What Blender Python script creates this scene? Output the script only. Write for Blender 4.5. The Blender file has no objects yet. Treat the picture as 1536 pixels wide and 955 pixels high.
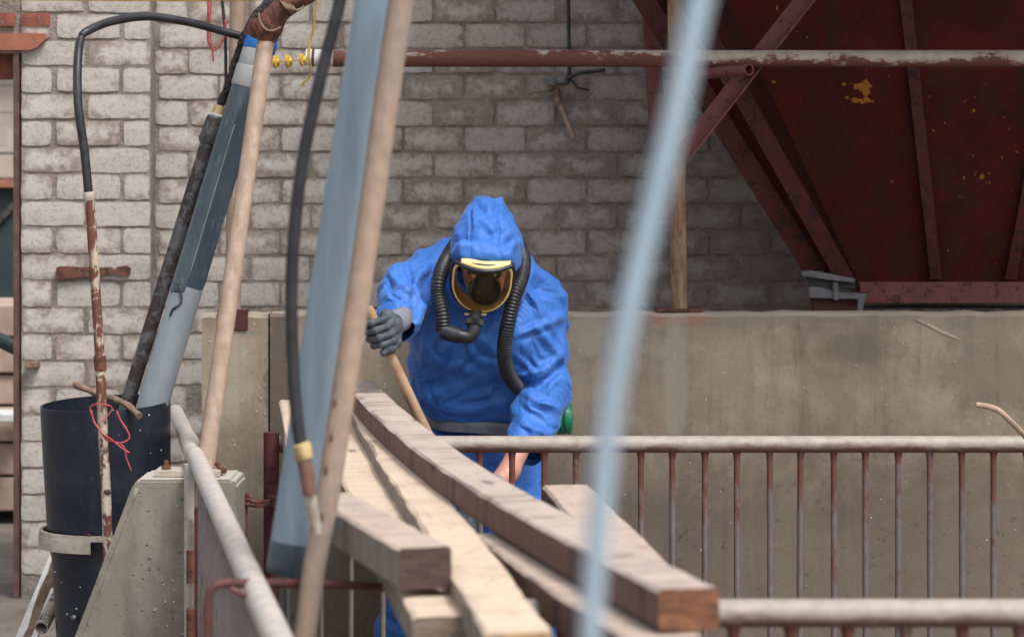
import bpy, bmesh, math, random
import numpy as np
from mathutils import Vector, Matrix

SC = bpy.context.scene
COL = SC.collection
rng = random.Random(7)
nrg = np.random.default_rng(11)

# ------------------------------------------------------------------ camera, sky, sun, exposure
F, CX, HY, CZ = 4000.0, 768.0, 275.0, 1.60        # focal length in photo pixels, centre, eye-level line, eye height
cam_d = bpy.data.cameras.new('camera')
cam = bpy.data.objects.new('camera', cam_d)
COL.objects.link(cam)
cam.location = (0, 0, CZ)
cam.rotation_euler = (math.radians(90), 0, 0)
cam_d.sensor_width = 36.0
cam_d.lens = F / 1536 * 36
cam_d.shift_y = -(477.5 - HY) / 1536
cam_d.clip_start = 0.1
cam_d.clip_end = 1000
cam_d.dof.use_dof = True
cam_d.dof.focus_distance = 8.2
cam_d.dof.aperture_fstop = 4.0
SC.camera = cam

SUN_EL, SUN_AZ = math.radians(57), math.radians(142)   # azimuth measured from +Y towards +X: behind the camera, to the right
W = bpy.data.worlds.new('World')
SC.world = W
W.use_nodes = True
wn = W.node_tree
bg = wn.nodes['Background']
sky = wn.nodes.new('ShaderNodeTexSky')
sky.sky_type = 'NISHITA'
sky.sun_disc = False
sky.sun_elevation = SUN_EL
sky.sun_rotation = SUN_AZ
sky.dust_density = 4.0
hs = wn.nodes.new('ShaderNodeHueSaturation')       # a cloud-covered sky: nearly grey
hs.inputs['Saturation'].default_value = 0.34
wn.links.new(sky.outputs[0], hs.inputs['Color'])
wn.links.new(hs.outputs[0], bg.inputs[0])
bg.inputs[1].default_value = 0.12
sun_d = bpy.data.lights.new('sun', 'SUN')
sun_d.energy = 1.5
sun_d.angle = math.radians(14)
sun_d.color = (1.0, 0.975, 0.94)
sun = bpy.data.objects.new('sun', sun_d)
COL.objects.link(sun)
sun.location = (4, -6, 12)
_sd = Vector((math.cos(SUN_EL) * math.sin(SUN_AZ), math.cos(SUN_EL) * math.cos(SUN_AZ), math.sin(SUN_EL)))
sun.rotation_euler = _sd.to_track_quat('Z', 'Y').to_euler()
SC.view_settings.view_transform = 'Standard'
SC.view_settings.look = 'None'
SC.view_settings.exposure = 0.8
SC.view_settings.gamma = 1.0
SC.render.engine = 'CYCLES'
SC.cycles.use_denoising = True
SC.cycles.max_bounces = 6


def P(px, py, Z):
    """place of a photo pixel at a real distance Z (metres)"""
    return Vector(((px - CX) * Z / F, Z, CZ - (py - HY) * Z / F))


# ------------------------------------------------------------------ object helpers
WORLD_AT = {}


def thing(name, label, cat, loc, group=None):
    o = bpy.data.objects.new(name, None)
    COL.objects.link(o)
    o.location = loc
    o.empty_display_size = 0.1
    WORLD_AT[o] = Vector(loc)
    return tag(o, label, cat, group)


def tag(o, label=None, cat=None, group=None, kind=None):
    if label: o['label'] = label
    if cat: o['category'] = cat
    if group: o['group'] = group
    if kind: o['kind'] = kind
    return o


def link_mesh(name, me, parent=None, origin=None, mats=(), smooth=False, sharp=None):
    for m in mats:
        me.materials.append(m)
    if smooth:
        me.polygons.foreach_set('use_smooth', [True] * len(me.polygons))
        if sharp:
            try:
                me.set_sharp_from_angle(angle=math.radians(sharp))
            except Exception:
                pass
    o = bpy.data.objects.new(name, me)
    COL.objects.link(o)
    WORLD_AT[o] = Vector(origin)
    if parent:
        o.parent = parent
        o.location = Vector(origin) - WORLD_AT[parent]
    else:
        o.location = origin
    return o


def obj(name, geo, mat, parent=None, smooth=False, sharp=None):
    """geo = (verts in world metres, faces[, material index per face][, uvs per face]) -> one object with its own origin"""
    V = np.asarray([tuple(v) for v in geo[0]], dtype=np.float64)
    faces = geo[1]
    lo, hi = V.min(0), V.max(0)
    org = np.array([(lo[0] + hi[0]) / 2, (lo[1] + hi[1]) / 2, lo[2]])
    me = bpy.data.meshes.new(name)
    me.from_pydata((V - org).tolist(), [], [list(map(int, f)) for f in faces])
    mats = mat if isinstance(mat, (list, tuple)) else [mat]
    if len(geo) > 2 and geo[2] is not None:
        me.polygons.foreach_set('material_index', list(geo[2]))
    if len(geo) > 3 and geo[3] is not None:
        uv = me.uv_layers.new(name='UVMap')
        flat = [c for f in geo[3] for p in f for c in p]
        uv.data.foreach_set('uv', flat)
    me.update()
    return link_mesh(name, me, parent, org, mats, smooth, sharp)


def join(*geos):
    V, Fc, MI, UV = [], [], [], []
    anyuv = all(len(g) > 3 and g[3] is not None for g in geos)
    for g in geos:
        n = len(V)
        V += [tuple(v) for v in g[0]]
        Fc += [[i + n for i in f] for f in g[1]]
        MI += list(g[2]) if len(g) > 2 and g[2] is not None else [0] * len(g[1])
        if anyuv: UV += list(g[3])
    return (V, Fc, MI, UV if anyuv else None)


def setmi(g, k):
    return (g[0], g[1], [k] * len(g[1]), g[3] if len(g) > 3 else None)


def catmull(pts, n=8):
    pts = [Vector(p) for p in pts]
    if len(pts) < 3:
        return [pts[0].lerp(pts[-1], i / n) for i in range(n + 1)]
    ext = [pts[0] * 2 - pts[1]] + pts + [pts[-1] * 2 - pts[-2]]
    out = []
    for i in range(1, len(ext) - 2):
        p0, p1, p2, p3 = ext[i - 1:i + 3]
        for k in range(n):
            t = k / n
            out.append(0.5 * ((2 * p1) + (p2 - p0) * t + (2 * p0 - 5 * p1 + 4 * p2 - p3) * t * t + (3 * p1 - p0 - 3 * p2 + p3) * t ** 3))
    out.append(pts[-1])
    return out


def tube(pts, r, seg=12, cap=True, wall=None, jit=0.0, squash=None):
    """swept round bar; r number or list; wall = thickness for an open hollow end"""
    pts = [Vector(p) for p in pts]
    n = len(pts)
    R = [r] * n if not hasattr(r, '__len__') else list(r)
    T = []
    for i in range(n):
        a, b = pts[max(i - 1, 0)], pts[min(i + 1, n - 1)]
        T.append((b - a).normalized())
    up = Vector((0, 0, 1)) if abs(T[0].z) < 0.9 else Vector((1, 0, 0))
    N = (up - T[0] * up.dot(T[0])).normalized()
    V, Fc, UV = [], [], []
    L = 0.0
    Ls = []
    for i in range(n):
        if i:
            L += (pts[i] - pts[i - 1]).length
            N = (N - T[i] * N.dot(T[i])).normalized()
        B = T[i].cross(N)
        Ls.append(L)
        for k in range(seg):
            a = 2 * math.pi * k / seg
            rr = R[i] * (1 + (rng.uniform(-jit, jit) if jit else 0))
            V.append(pts[i] + N * (rr * math.cos(a)) + B * (rr * math.sin(a)))
    for i in range(n - 1):
        for k in range(seg):
            k2 = (k + 1) % seg
            Fc.append([i * seg + k, i * seg + k2, (i + 1) * seg + k2, (i + 1) * seg + k])
            UV.append([(Ls[i], k / seg), (Ls[i], (k + 1) / seg), (Ls[i + 1], (k + 1) / seg), (Ls[i + 1], k / seg)])
    if wall:
        m = len(V)
        for i in (0, n - 1):
            for k in range(seg):
                V.append(pts[i] + (V[i * seg + k] - pts[i]) * (1 - wall / R[i]))
        for i in range(1):
            pass
        for k in range(seg):
            k2 = (k + 1) % seg
            Fc.append([k2, k, m + k, m + k2]); UV.append([(0, 0)] * 4)
            e = (n - 1) * seg
            Fc.append([e + k, e + k2, m + seg + k2, m + seg + k]); UV.append([(0, 0)] * 4)
            Fc.append([m + k2, m + k, m + seg + k, m + seg + k2]); UV.append([(0, 0)] * 4)
    elif cap:
        Fc.append(list(range(seg))[::-1]); UV.append([(0, 0)] * seg)
        Fc.append(list(range((n - 1) * seg, n * seg))); UV.append([(0, 0)] * seg)
    return (V, Fc, [0] * len(Fc), UV)


def line(a, b, n):
    return [Vector(a).lerp(Vector(b), i / n) for i in range(n + 1)]


def bar(a, b, r, seg=12, n=6, **k):
    return tube(line(a, b, n), r, seg, **k)


def hexa(c8):
    """8 corners: 4 of one end (ring) then 4 of the other"""
    return ([Vector(c) for c in c8],
            [[3, 2, 1, 0], [4, 5, 6, 7], [0, 1, 5, 4], [1, 2, 6, 5], [2, 3, 7, 6], [3, 0, 4, 7]])


def box(x0, x1, y0, y1, z0, z1, bev=0.0):
    if bev <= 0:
        return hexa([(x0, y0, z0), (x1, y0, z0), (x1, y1, z0), (x0, y1, z0), (x0, y0, z1), (x1, y0, z1), (x1, y1, z1), (x0, y1, z1)])
    bm = bmesh.new()
    bmesh.ops.create_cube(bm, size=1)
    for v in bm.verts:
        v.co = Vector(((x0 + x1) / 2 + v.co.x * (x1 - x0), (y0 + y1) / 2 + v.co.y * (y1 - y0), (z0 + z1) / 2 + v.co.z * (z1 - z0)))
    bmesh.ops.bevel(bm, geom=list(bm.edges), offset=bev, segments=2, affect='EDGES', profile=0.5)
    bm.verts.index_update()
    g = ([v.co.copy() for v in bm.verts], [[v.index for v in f.verts] for f in bm.faces])
    bm.free()
    return g


def strip(a, b, side, up, w, t):
    """flat bar from a to b: width w along `side`, thickness t along `up`"""
    a, b = Vector(a), Vector(b)
    s, u = Vector(side).normalized() * (w / 2), Vector(up).normalized() * (t / 2)
    return hexa([a - s - u, a + s - u, a + s + u, a - s + u, b - s - u, b + s - u, b + s + u, b - s + u])


def prism(poly, y0, y1):
    """polygon of (x, z) extruded in depth"""
    n = len(poly)
    V = [(x, y0, z) for x, z in poly] + [(x, y1, z) for x, z in poly]
    Fc = [list(range(n)), list(range(n, 2 * n))[::-1]]
    for i in range(n):
        j = (i + 1) % n
        Fc.append([i, i + n, j + n, j])
    return (V, Fc)


def ball(c, r, seg=8, ring=6, sq=(1, 1, 1)):
    V, Fc = [Vector(c) + Vector((0, 0, r * sq[2]))], []
    for i in range(1, ring):
        th = math.pi * i / ring
        for k in range(seg):
            a = 2 * math.pi * k / seg
            V.append(Vector(c) + Vector((r * sq[0] * math.sin(th) * math.cos(a), r * sq[1] * math.sin(th) * math.sin(a), r * sq[2] * math.cos(th))))
    V.append(Vector(c) - Vector((0, 0, r * sq[2])))
    for k in range(seg):
        Fc.append([0, 1 + k, 1 + (k + 1) % seg])
    for i in range(ring - 2):
        for k in range(seg):
            a, b = 1 + i * seg, 1 + (i + 1) * seg
            Fc.append([a + k, b + k, b + (k + 1) % seg, a + (k + 1) % seg])
    e = len(V) - 1
    a = 1 + (ring - 2) * seg
    for k in range(seg):
        Fc.append([a + k, e, a + (k + 1) % seg])
    return (V, Fc)


def hexbolt(c, axis, r=0.012, h=0.012, stud=0.0):
    c, ax = Vector(c), Vector(axis).normalized()
    g = tube([c, c + ax * h], r, 6)
    if stud:
        g = join(g, tube([c + ax * h, c + ax * (h + stud)], r * 0.55, 8))
    return g


# ------------------------------------------------------------------ materials
class NT:
    def __init__(s, name):
        s.m = bpy.data.materials.new(name)
        s.m.use_nodes = True
        s.t = s.m.node_tree
        s.b = s.t.nodes['Principled BSDF']
        g = s.t.nodes.new('ShaderNodeNewGeometry')
        s.pos = g.outputs['Position']
        s.nrm = g.outputs['Normal']
        tc = s.t.nodes.new('ShaderNodeTexCoord')
        s.obj, s.uv = tc.outputs['Object'], tc.outputs['UV']
        s.rand = s.t.nodes.new('ShaderNodeObjectInfo').outputs['Random']

    def put(s, sock, v):
        if isinstance(v, (int, float)): sock.default_value = v
        elif isinstance(v, tuple): sock.default_value = (*v, 1.0) if len(v) == 3 and sock.type == 'RGBA' else v
        else: s.t.links.new(v, sock)

    def scale(s, vec, sc):
        n = s.t.nodes.new('ShaderNodeVectorMath'); n.operation = 'MULTIPLY'
        s.put(n.inputs[0], vec); n.inputs[1].default_value = sc
        return n.outputs[0]

    def addv(s, a, b):
        n = s.t.nodes.new('ShaderNodeVectorMath'); n.operation = 'ADD'
        s.put(n.inputs[0], a); s.put(n.inputs[1], b)
        return n.outputs[0]

    def noise(s, vec, scale, detail=4, rough=0.6, dist=0.0):
        n = s.t.nodes.new('ShaderNodeTexNoise')
        s.put(n.inputs['Vector'], vec)
        n.inputs['Scale'].default_value = scale
        n.inputs['Detail'].default_value = detail
        n.inputs['Roughness'].default_value = rough
        n.inputs['Distortion'].default_value = dist
        return n.outputs[0]

    def voro(s, vec, scale, feature='F1'):
        n = s.t.nodes.new('ShaderNodeTexVoronoi'); n.feature = feature
        s.put(n.inputs['Vector'], vec); n.inputs['Scale'].default_value = scale
        return n.outputs[0]

    def step(s, v, lo, hi):
        n = s.t.nodes.new('ShaderNodeMapRange'); n.interpolation_type = 'SMOOTHSTEP'
        s.put(n.inputs[0], v); s.put(n.inputs[1], lo); s.put(n.inputs[2], hi)
        return n.outputs[0]

    def math(s, op, a, b=0.0):
        n = s.t.nodes.new('ShaderNodeMath'); n.operation = op
        s.put(n.inputs[0], a); s.put(n.inputs[1], b)
        return n.outputs[0]

    def mix(s, f, a, b, mode='MIX'):
        n = s.t.nodes.new('ShaderNodeMix'); n.data_type = 'RGBA'; n.blend_type = mode
        s.put(n.inputs['Factor'], f); s.put(n.inputs[6], a); s.put(n.inputs[7], b)
        return n.outputs[2]

    def sep(s, vec):
        n = s.t.nodes.new('ShaderNodeSeparateXYZ'); s.put(n.inputs[0], vec)
        return n.outputs

    def bump(s, h, strength=0.5, dist=0.01, prev=None):
        n = s.t.nodes.new('ShaderNodeBump')
        n.inputs['Strength'].default_value = strength
        n.inputs['Distance'].default_value = dist
        s.put(n.inputs['Height'], h)
        if prev is not None: s.t.links.new(prev, n.inputs['Normal'])
        return n.outputs[0]

    def out(s, col=None, rough=0.7, metal=0.0, normal=None, spec=None):
        if col is not None: s.put(s.b.inputs['Base Color'], col)
        s.put(s.b.inputs['Roughness'], rough)
        s.put(s.b.inputs['Metallic'], metal)
        if spec is not None: s.b.inputs['Specular IOR Level'].default_value = spec
        if normal is not None: s.t.links.new(normal, s.b.inputs['Normal'])
        return s.m


def m_plain(name, c, c2=None, scale=20, rough=0.6, bump=0.15, metal=0.0, lo=0.35, hi=0.65, spec=None):
    n = NT(name)
    a = n.noise(n.pos, scale, 5)
    col = n.mix(n.step(a, lo, hi), c, c2 or tuple(x * 0.75 for x in c))
    return n.out(col, rough, metal, n.bump(n.noise(n.pos, scale * 6, 4), bump, 0.004), spec)


def m_rusty(name, paint, rust, amount, scale=14, rough=0.6, rust2=None, stretch=(1, 1, 1), under=0.0, soft=.025, along=None, top=None):
    """old painted steel: amount 0..1 of rust showing in chipped patches; under = more of it on undersides"""
    n = NT(name)
    v = n.scale(n.pos, stretch)
    a = n.noise(v, scale, 8, 0.65, 0.4)
    b = n.noise(v, scale * 7, 5, 0.6)
    f = n.math('ADD', n.math('MULTIPLY', a, 0.8), n.math('MULTIPLY', b, 0.2))
    if under:
        nz = n.sep(n.nrm)[2]
        f = n.math('SUBTRACT', f, n.math('MULTIPLY', nz, under))
    if along:                                            # wear changes along the bar: (x0, x1, extra at x0, extra at x1)
        g_ = n.step(n.sep(n.pos)[0], along[0], along[1])
        f = n.math('ADD', f, n.math('ADD', along[2], n.math('MULTIPLY', g_, along[3] - along[2])))
    if top:                                              # rust running down from a weld at the top: (z0, z1, extra)
        f = n.math('ADD', f, n.math('MULTIPLY', n.step(n.sep(n.pos)[2], top[0], top[1]), top[2]))
    th = 0.72 - amount * 0.42
    mask = n.step(f, th - soft, th + soft)
    rcol = n.mix(n.noise(n.pos, 60, 5), rust, rust2 or tuple(x * 0.55 for x in rust))
    pcol = n.mix(n.step(n.noise(n.pos, 25, 5), 0.3, 0.75), paint, tuple(x * 0.72 for x in paint))
    col = n.mix(mask, pcol, rcol)
    h = n.math('SUBTRACT', n.math('MULTIPLY', n.noise(n.pos, 180, 4), 0.5), n.math('MULTIPLY', mask, 0.5))
    return n.out(col, n.math('ADD', n.math('MULTIPLY', mask, 0.25), rough), 0.0, n.bump(h, 0.45, 0.002))


def m_brick():
    n = NT('painted_brick')
    l = n.sep(n.obj)
    # distance to the brick's border in its own unit box
    ex = n.math('SUBTRACT', 0.5, n.math('ABSOLUTE', l[0]))
    ez = n.math('SUBTRACT', 0.5, n.math('ABSOLUTE', l[2]))
    e = n.math('MINIMUM', n.math('MULTIPLY', ex, 1.6), ez)
    big = n.noise(n.pos, 7, 6, 0.65)
    mid = n.noise(n.pos, 26, 7, 0.7, 0.5)
    fine = n.noise(n.pos, 140, 5, 0.65)
    wide = n.noise(n.pos, 2.2, 3, 0.5)
    cov = n.math('ADD', n.math('ADD', n.math('MULTIPLY', e, 0.75), n.math('MULTIPLY', mid, 0.95)),
                 n.math('ADD', n.math('MULTIPLY', big, 0.95), n.math('ADD', n.math('MULTIPLY', n.rand, 0.42), n.math('MULTIPLY', wide, 0.45))))
    # the wall by the hopper lost most of its whitewash and is grimy; the hopper's shade is painted in with it
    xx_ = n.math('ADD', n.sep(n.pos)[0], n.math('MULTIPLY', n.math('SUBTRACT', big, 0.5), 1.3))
    grime_shade = n.step(xx_, -1.15, 1.35)
    cov = n.math('SUBTRACT', cov, n.math('MULTIPLY', grime_shade, 0.27))
    paint_f = n.step(cov, 1.20, 1.58)
    paint = n.mix(n.rand, (0.57, 0.52, 0.475), (0.43, 0.385, 0.345))
    paint = n.mix(n.step(fine, 0.35, 0.7), paint, (0.55, 0.51, 0.47))
    bare = n.mix(n.step(mid, 0.35, 0.65), (0.265, 0.205, 0.175), (0.375, 0.312, 0.272))
    col = n.mix(paint_f, bare, paint)
    soot = n.step(n.noise(n.scale(n.pos, (1, 1, 2.2)), 3.1, 6, 0.7), 0.52, 0.8)
    col = n.mix(n.math('MULTIPLY', soot, 0.55), col, (0.15, 0.12, 0.11))
    col = n.mix(n.math('MULTIPLY', grime_shade, 0.46), col, (0.135, 0.118, 0.112))
    pep = n.noise(n.pos, 48, 8, 0.8)
    col = n.mix(n.math('MULTIPLY', n.step(pep, 0.50, 0.62), 0.42), col, (0.17, 0.135, 0.118))
    specks = n.step(n.noise(n.pos, 75, 3), 0.68, 0.76)
    col = n.mix(n.math('MULTIPLY', specks, 0.6), col, (0.11, 0.085, 0.075))
    h = n.math('ADD', n.math('MULTIPLY', mid, 0.6), n.math('MULTIPLY', fine, 0.4))
    return n.out(col, 0.88, 0, n.bump(h, 0.9, 0.005))


def m_mortar():
    n = NT('mortar')
    a = n.noise(n.pos, 16, 7, 0.65)
    b = n.noise(n.pos, 120, 5)
    col = n.mix(n.step(a, 0.35, 0.68), (0.20, 0.162, 0.14), (0.36, 0.31, 0.275))
    col = n.mix(n.step(b, 0.45, 0.75), col, (0.27, 0.23, 0.20))
    return n.out(col, 0.95, 0, n.bump(n.math('ADD', a, b), 0.8, 0.012))


def m_redbrick(name='bare_red_brick', c1=(0.30, 0.10, 0.065), c2=(0.16, 0.05, 0.04)):
    n = NT(name)
    a = n.noise(n.pos, 30, 6, 0.7)
    col = n.mix(n.step(a, 0.35, 0.7), c1, c2)
    col = n.mix(n.math('MULTIPLY', n.step(n.noise(n.pos, 60, 4), 0.6, 0.7), 0.6), col, (0.4, 0.35, 0.3))
    return n.out(col, 0.9, 0, n.bump(a, 0.7, 0.006))


def m_concrete(name, c1, c2, c3, pits=0.0, streak=True, tops=None):
    n = NT(name)
    big = n.noise(n.pos, 2.3, 7, 0.68, 0.3)
    st = n.noise(n.scale(n.pos, (6.0, 6.0, 0.9)), 2.6, 6, 0.65)
    fine = n.noise(n.pos, 55, 6, 0.7)
    col = n.mix(n.step(big, 0.36, 0.64), c1, c2)
    if streak:
        col = n.mix(n.math('MULTIPLY', n.step(st, 0.46, 0.72), 0.75), col, c3)
    col = n.mix(n.math('MULTIPLY', n.step(n.noise(n.pos, 11, 6, 0.7), 0.55, 0.72), 0.4), col, tuple(x * 1.35 for x in c1))
    col = n.mix(n.math('MULTIPLY', n.step(fine, 0.5, 0.75), 0.45), col, tuple(x * 0.55 for x in c2))
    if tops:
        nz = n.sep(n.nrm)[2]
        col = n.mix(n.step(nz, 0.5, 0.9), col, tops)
    h = n.math('ADD', n.math('MULTIPLY', fine, 0.35), n.math('MULTIPLY', n.noise(n.pos, 220, 4), 0.2))
    if pits:
        v = n.voro(n.pos, 46)
        keep = n.step(n.noise(n.pos, 19, 3), 0.53, 0.58)
        pit = n.math('MULTIPLY', n.math('SUBTRACT', 1.0, n.step(v, 0.10, 0.24)), keep)
        col = n.mix(n.math('MULTIPLY', pit, pits), col, tuple(x * 0.22 for x in c2))
        h = n.math('SUBTRACT', h, n.math('MULTIPLY', pit, 1.6))
    return n.out(col, 0.9, 0, n.bump(h, 0.6, 0.006))


def m_penwall():
    n = NT('weathered_pen_concrete')
    big = n.noise(n.pos, 2.0, 8, 0.7, 0.4)
    blot = n.noise(n.pos, 7.5, 7, 0.72, 0.6)
    drip = n.noise(n.scale(n.pos, (9.0, 9.0, 0.8)), 2.2, 6, 0.65)
    fine = n.noise(n.pos, 60, 6, 0.7)
    col = n.mix(n.step(big, 0.34, 0.66), (0.455, 0.372, 0.278), (0.29, 0.227, 0.166))
    col = n.mix(n.math('MULTIPLY', n.step(blot, 0.5, 0.68), 0.6), col, (0.36, 0.315, 0.255))
    col = n.mix(n.math('MULTIPLY', n.step(drip, 0.48, 0.72), 0.4), col, (0.150, 0.115, 0.085))
    col = n.mix(n.math('MULTIPLY', n.step(fine, 0.52, 0.75), 0.5), col, (0.115, 0.09, 0.07))
    z = n.sep(n.pos)[2]
    # darker towards the floor, with a ragged upper border
    zz_ = n.math('ADD', z, n.math('MULTIPLY', n.math('SUBTRACT', blot, 0.5), 0.55))
    low_dark = n.math('SUBTRACT', 1.0, n.step(zz_, 0.46, 0.92))
    col = n.mix(n.math('MULTIPLY', low_dark, 0.72), col, (0.110, 0.084, 0.066))
    # darker band just below the top edge and old round rub marks
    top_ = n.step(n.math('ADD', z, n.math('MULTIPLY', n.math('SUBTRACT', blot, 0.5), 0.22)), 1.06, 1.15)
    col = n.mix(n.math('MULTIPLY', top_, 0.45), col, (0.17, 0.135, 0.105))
    for (px, py, r0) in ((882, 520, .050), (925, 520, .045), (985, 520, .055), (1250, 520, .10), (1175, 515, .07)):
        m = n.t.nodes.new('ShaderNodeVectorMath'); m.operation = 'DISTANCE'
        n.put(m.inputs[0], n.scale(n.pos, (1, 0, 1))); c0 = P(px, py, 9.1); m.inputs[1].default_value = (c0.x, 0, c0.z)
        rd = n.math('ABSOLUTE', n.math('SUBTRACT', n.math('ADD', m.outputs['Value'], n.math('MULTIPLY', n.math('SUBTRACT', blot, .5), .05)), r0))
        col = n.mix(n.math('MULTIPLY', n.math('SUBTRACT', 1.0, n.step(rd, .003, .018)), .2), col, (0.15, 0.125, 0.10))
    dk = n.step(n.noise(n.pos, 24, 6, 0.7), 0.6, 0.68)
    col = n.mix(n.math('MULTIPLY', n.math('MULTIPLY', dk, low_dark), 0.6), col, (0.06, 0.048, 0.04))
    # lime run and rust halo under the post's foot
    for (px, py, rx, rz, c, k) in ((1018, 474, .105, .045, (0.33, 0.19, 0.13), .85), (1012, 560, .05, .34, (0.43, 0.385, 0.31), .5), (880, 505, .09, .08, (0.40, 0.36, 0.29), .5), (1290, 520, .14, .06, (0.17, .14, .11), .5), (1480, 560, .2, .2, (0.15, .12, .095), .45), (640, 560, .2, .3, (0.19, .15, .115), .4), (418, 600, .05, .42, (0.10, .072, .055), .8), (350, 560, .07, .2, (0.42, .375, .29), .6)):
        m = n.t.nodes.new('ShaderNodeVectorMath'); m.operation = 'SUBTRACT'
        n.put(m.inputs[0], n.pos); m.inputs[1].default_value = tuple(P(px, py, 9.1))
        q = n.t.nodes.new('ShaderNodeVectorMath'); q.operation = 'LENGTH'
        n.put(q.inputs[0], n.scale(m.outputs[0], (1 / rx, 1 / .3, 1 / rz)))
        d = n.math('ADD', q.outputs['Value'], n.math('MULTIPLY', n.math('SUBTRACT', blot, .5), 2.2))
        col = n.mix(n.math('MULTIPLY', n.math('SUBTRACT', 1.0, n.step(d, .55, 1.1)), k), col, c)
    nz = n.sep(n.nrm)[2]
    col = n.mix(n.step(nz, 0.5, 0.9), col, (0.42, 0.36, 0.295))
    h = n.math('ADD', n.math('MULTIPLY', fine, 0.4), n.math('MULTIPLY', blot, 0.3))
    return n.out(col, 0.9, 0, n.bump(h, 0.6, 0.008))


def m_wood(name, light, dark, stain, saw=1.0, grain=1.0, bands=0.5, blots=0.6):
    """sawn timber; UV x runs along the piece in metres, y round it in metres"""
    n = NT(name)
    rv = n.t.nodes.new('ShaderNodeCombineXYZ')
    n.put(rv.inputs[0], n.math('MULTIPLY', n.rand, 37.0)); n.put(rv.inputs[1], n.math('MULTIPLY', n.rand, 11.0))
    uv = n.addv(n.uv, rv.outputs[0])
    g = n.noise(n.scale(uv, (3.0, 60.0, 1)), 1.4, 6, 0.65, 0.6)
    slant = n.addv(uv, n.scale(n.t.nodes['Texture Coordinate'].outputs['UV'], (0, 0, 0)))
    sx_ = n.sep(slant)
    cx_ = n.t.nodes.new('ShaderNodeCombineXYZ')
    n.put(cx_.inputs[0], n.math('ADD', sx_[0], n.math('MULTIPLY', sx_[1], 0.35))); n.put(cx_.inputs[1], sx_[1])
    cross = n.noise(n.scale(cx_.outputs[0], (44.0, 2.0, 1)), 1.3, 4, 0.62, 0.25)
    band = n.noise(n.scale(uv, (17.0, 1.2, 1)), 1.2, 4, 0.65, 0.5)
    blot = n.noise(n.scale(uv, (5.0, 9.0, 1)), 1.6, 7, 0.72, 0.5)
    patch = n.step(n.noise(n.scale(uv, (4.0, 5.0, 1)), 1.3, 4), 0.40, 0.62)
    col = n.mix(n.math('MULTIPLY', n.step(g, 0.42, 0.75), 0.6 * grain), light, dark)
    col = n.mix(n.math('MULTIPLY', n.math('MULTIPLY', n.step(cross, 0.47, 0.62), patch), 0.95 * saw), col, dark)
    col = n.mix(n.math('MULTIPLY', n.step(band, 0.46, 0.66), bands), col, stain)
    col = n.mix(n.math('MULTIPLY', n.step(blot, 0.52, 0.72), blots), col, stain)
    knot = n.voro(n.scale(uv, (2.2, 9.0, 1)), 1.0)
    col = n.mix(n.math('MULTIPLY', n.math('SUBTRACT', 1.0, n.step(knot, 0.05, 0.16)), 0.7), col, tuple(x * .5 for x in stain))
    h = n.math('ADD', n.math('MULTIPLY', cross, 0.6), n.math('MULTIPLY', g, 0.4))
    return n.out(col, 0.82, 0, n.bump(h, 0.7, 0.006))


def m_endgrain(name, c1, c2):
    n = NT(name)
    w = n.noise(n.scale(n.obj, (10, 10, 40)), 2.0, 6, 0.7, 1.2)
    col = n.mix(n.step(w, 0.35, 0.65), c1, c2)
    col = n.mix(n.math('MULTIPLY', n.step(n.noise(n.obj, 60, 4), 0.6, 0.72), 0.7), col, tuple(x * 0.35 for x in c2))
    return n.out(col, 0.9, 0, n.bump(w, 0.8, 0.006))


def m_cloth():
    n = NT('blue_coverall_fabric')
    a = n.noise(n.pos, 16, 5, 0.6)
    fine = n.noise(n.pos, 420, 3)
    wob = n.t.nodes.new('ShaderNodeTexNoise'); wob.inputs['Scale'].default_value = 9.0; wob.inputs['Detail'].default_value = 2
    n.put(wob.inputs['Vector'], n.pos)
    pw = n.addv(n.pos, n.scale(wob.outputs['Color'], (.07, .07, .07)))
    col = n.mix(n.step(a, 0.3, 0.7), (0.036, 0.145, 0.495), (0.049, 0.176, 0.565))
    dust = n.step(n.noise(n.pos, 6, 7, 0.7), 0.55, 0.8)
    col = n.mix(n.math('MULTIPLY', dust, 0.18), col, (0.30, 0.33, 0.42))
    # fabric once folded flat: two nets of straight creases, fading in and out
    c1 = n.step(n.voro(n.scale(pw, (1, .6, .8)), 12, 'DISTANCE_TO_EDGE'), 0.0, 0.085)
    c2 = n.step(n.voro(pw, 27, 'DISTANCE_TO_EDGE'), 0.0, 0.10)
    m1 = n.step(n.noise(n.pos, 7, 2), 0.42, 0.6)
    f1 = n.math('ADD', n.math('MULTIPLY', c1, m1), n.math('SUBTRACT', 1.0, m1))
    b = n.bump(f1, 0.42, 0.004)
    m2 = n.step(n.noise(n.pos, 10, 2), 0.5, 0.65)
    f2 = n.math('ADD', n.math('MULTIPLY', c2, m2), n.math('SUBTRACT', 1.0, m2))
    b = n.bump(f2, 0.28, 0.002, b)
    b = n.bump(fine, 0.12, 0.001, b)
    n.b.inputs['Sheen Weight'].default_value = 0.15
    n.b.inputs['Sheen Roughness'].default_value = 0.35
    return n.out(col, 0.58, 0, b, 0.35)


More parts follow.
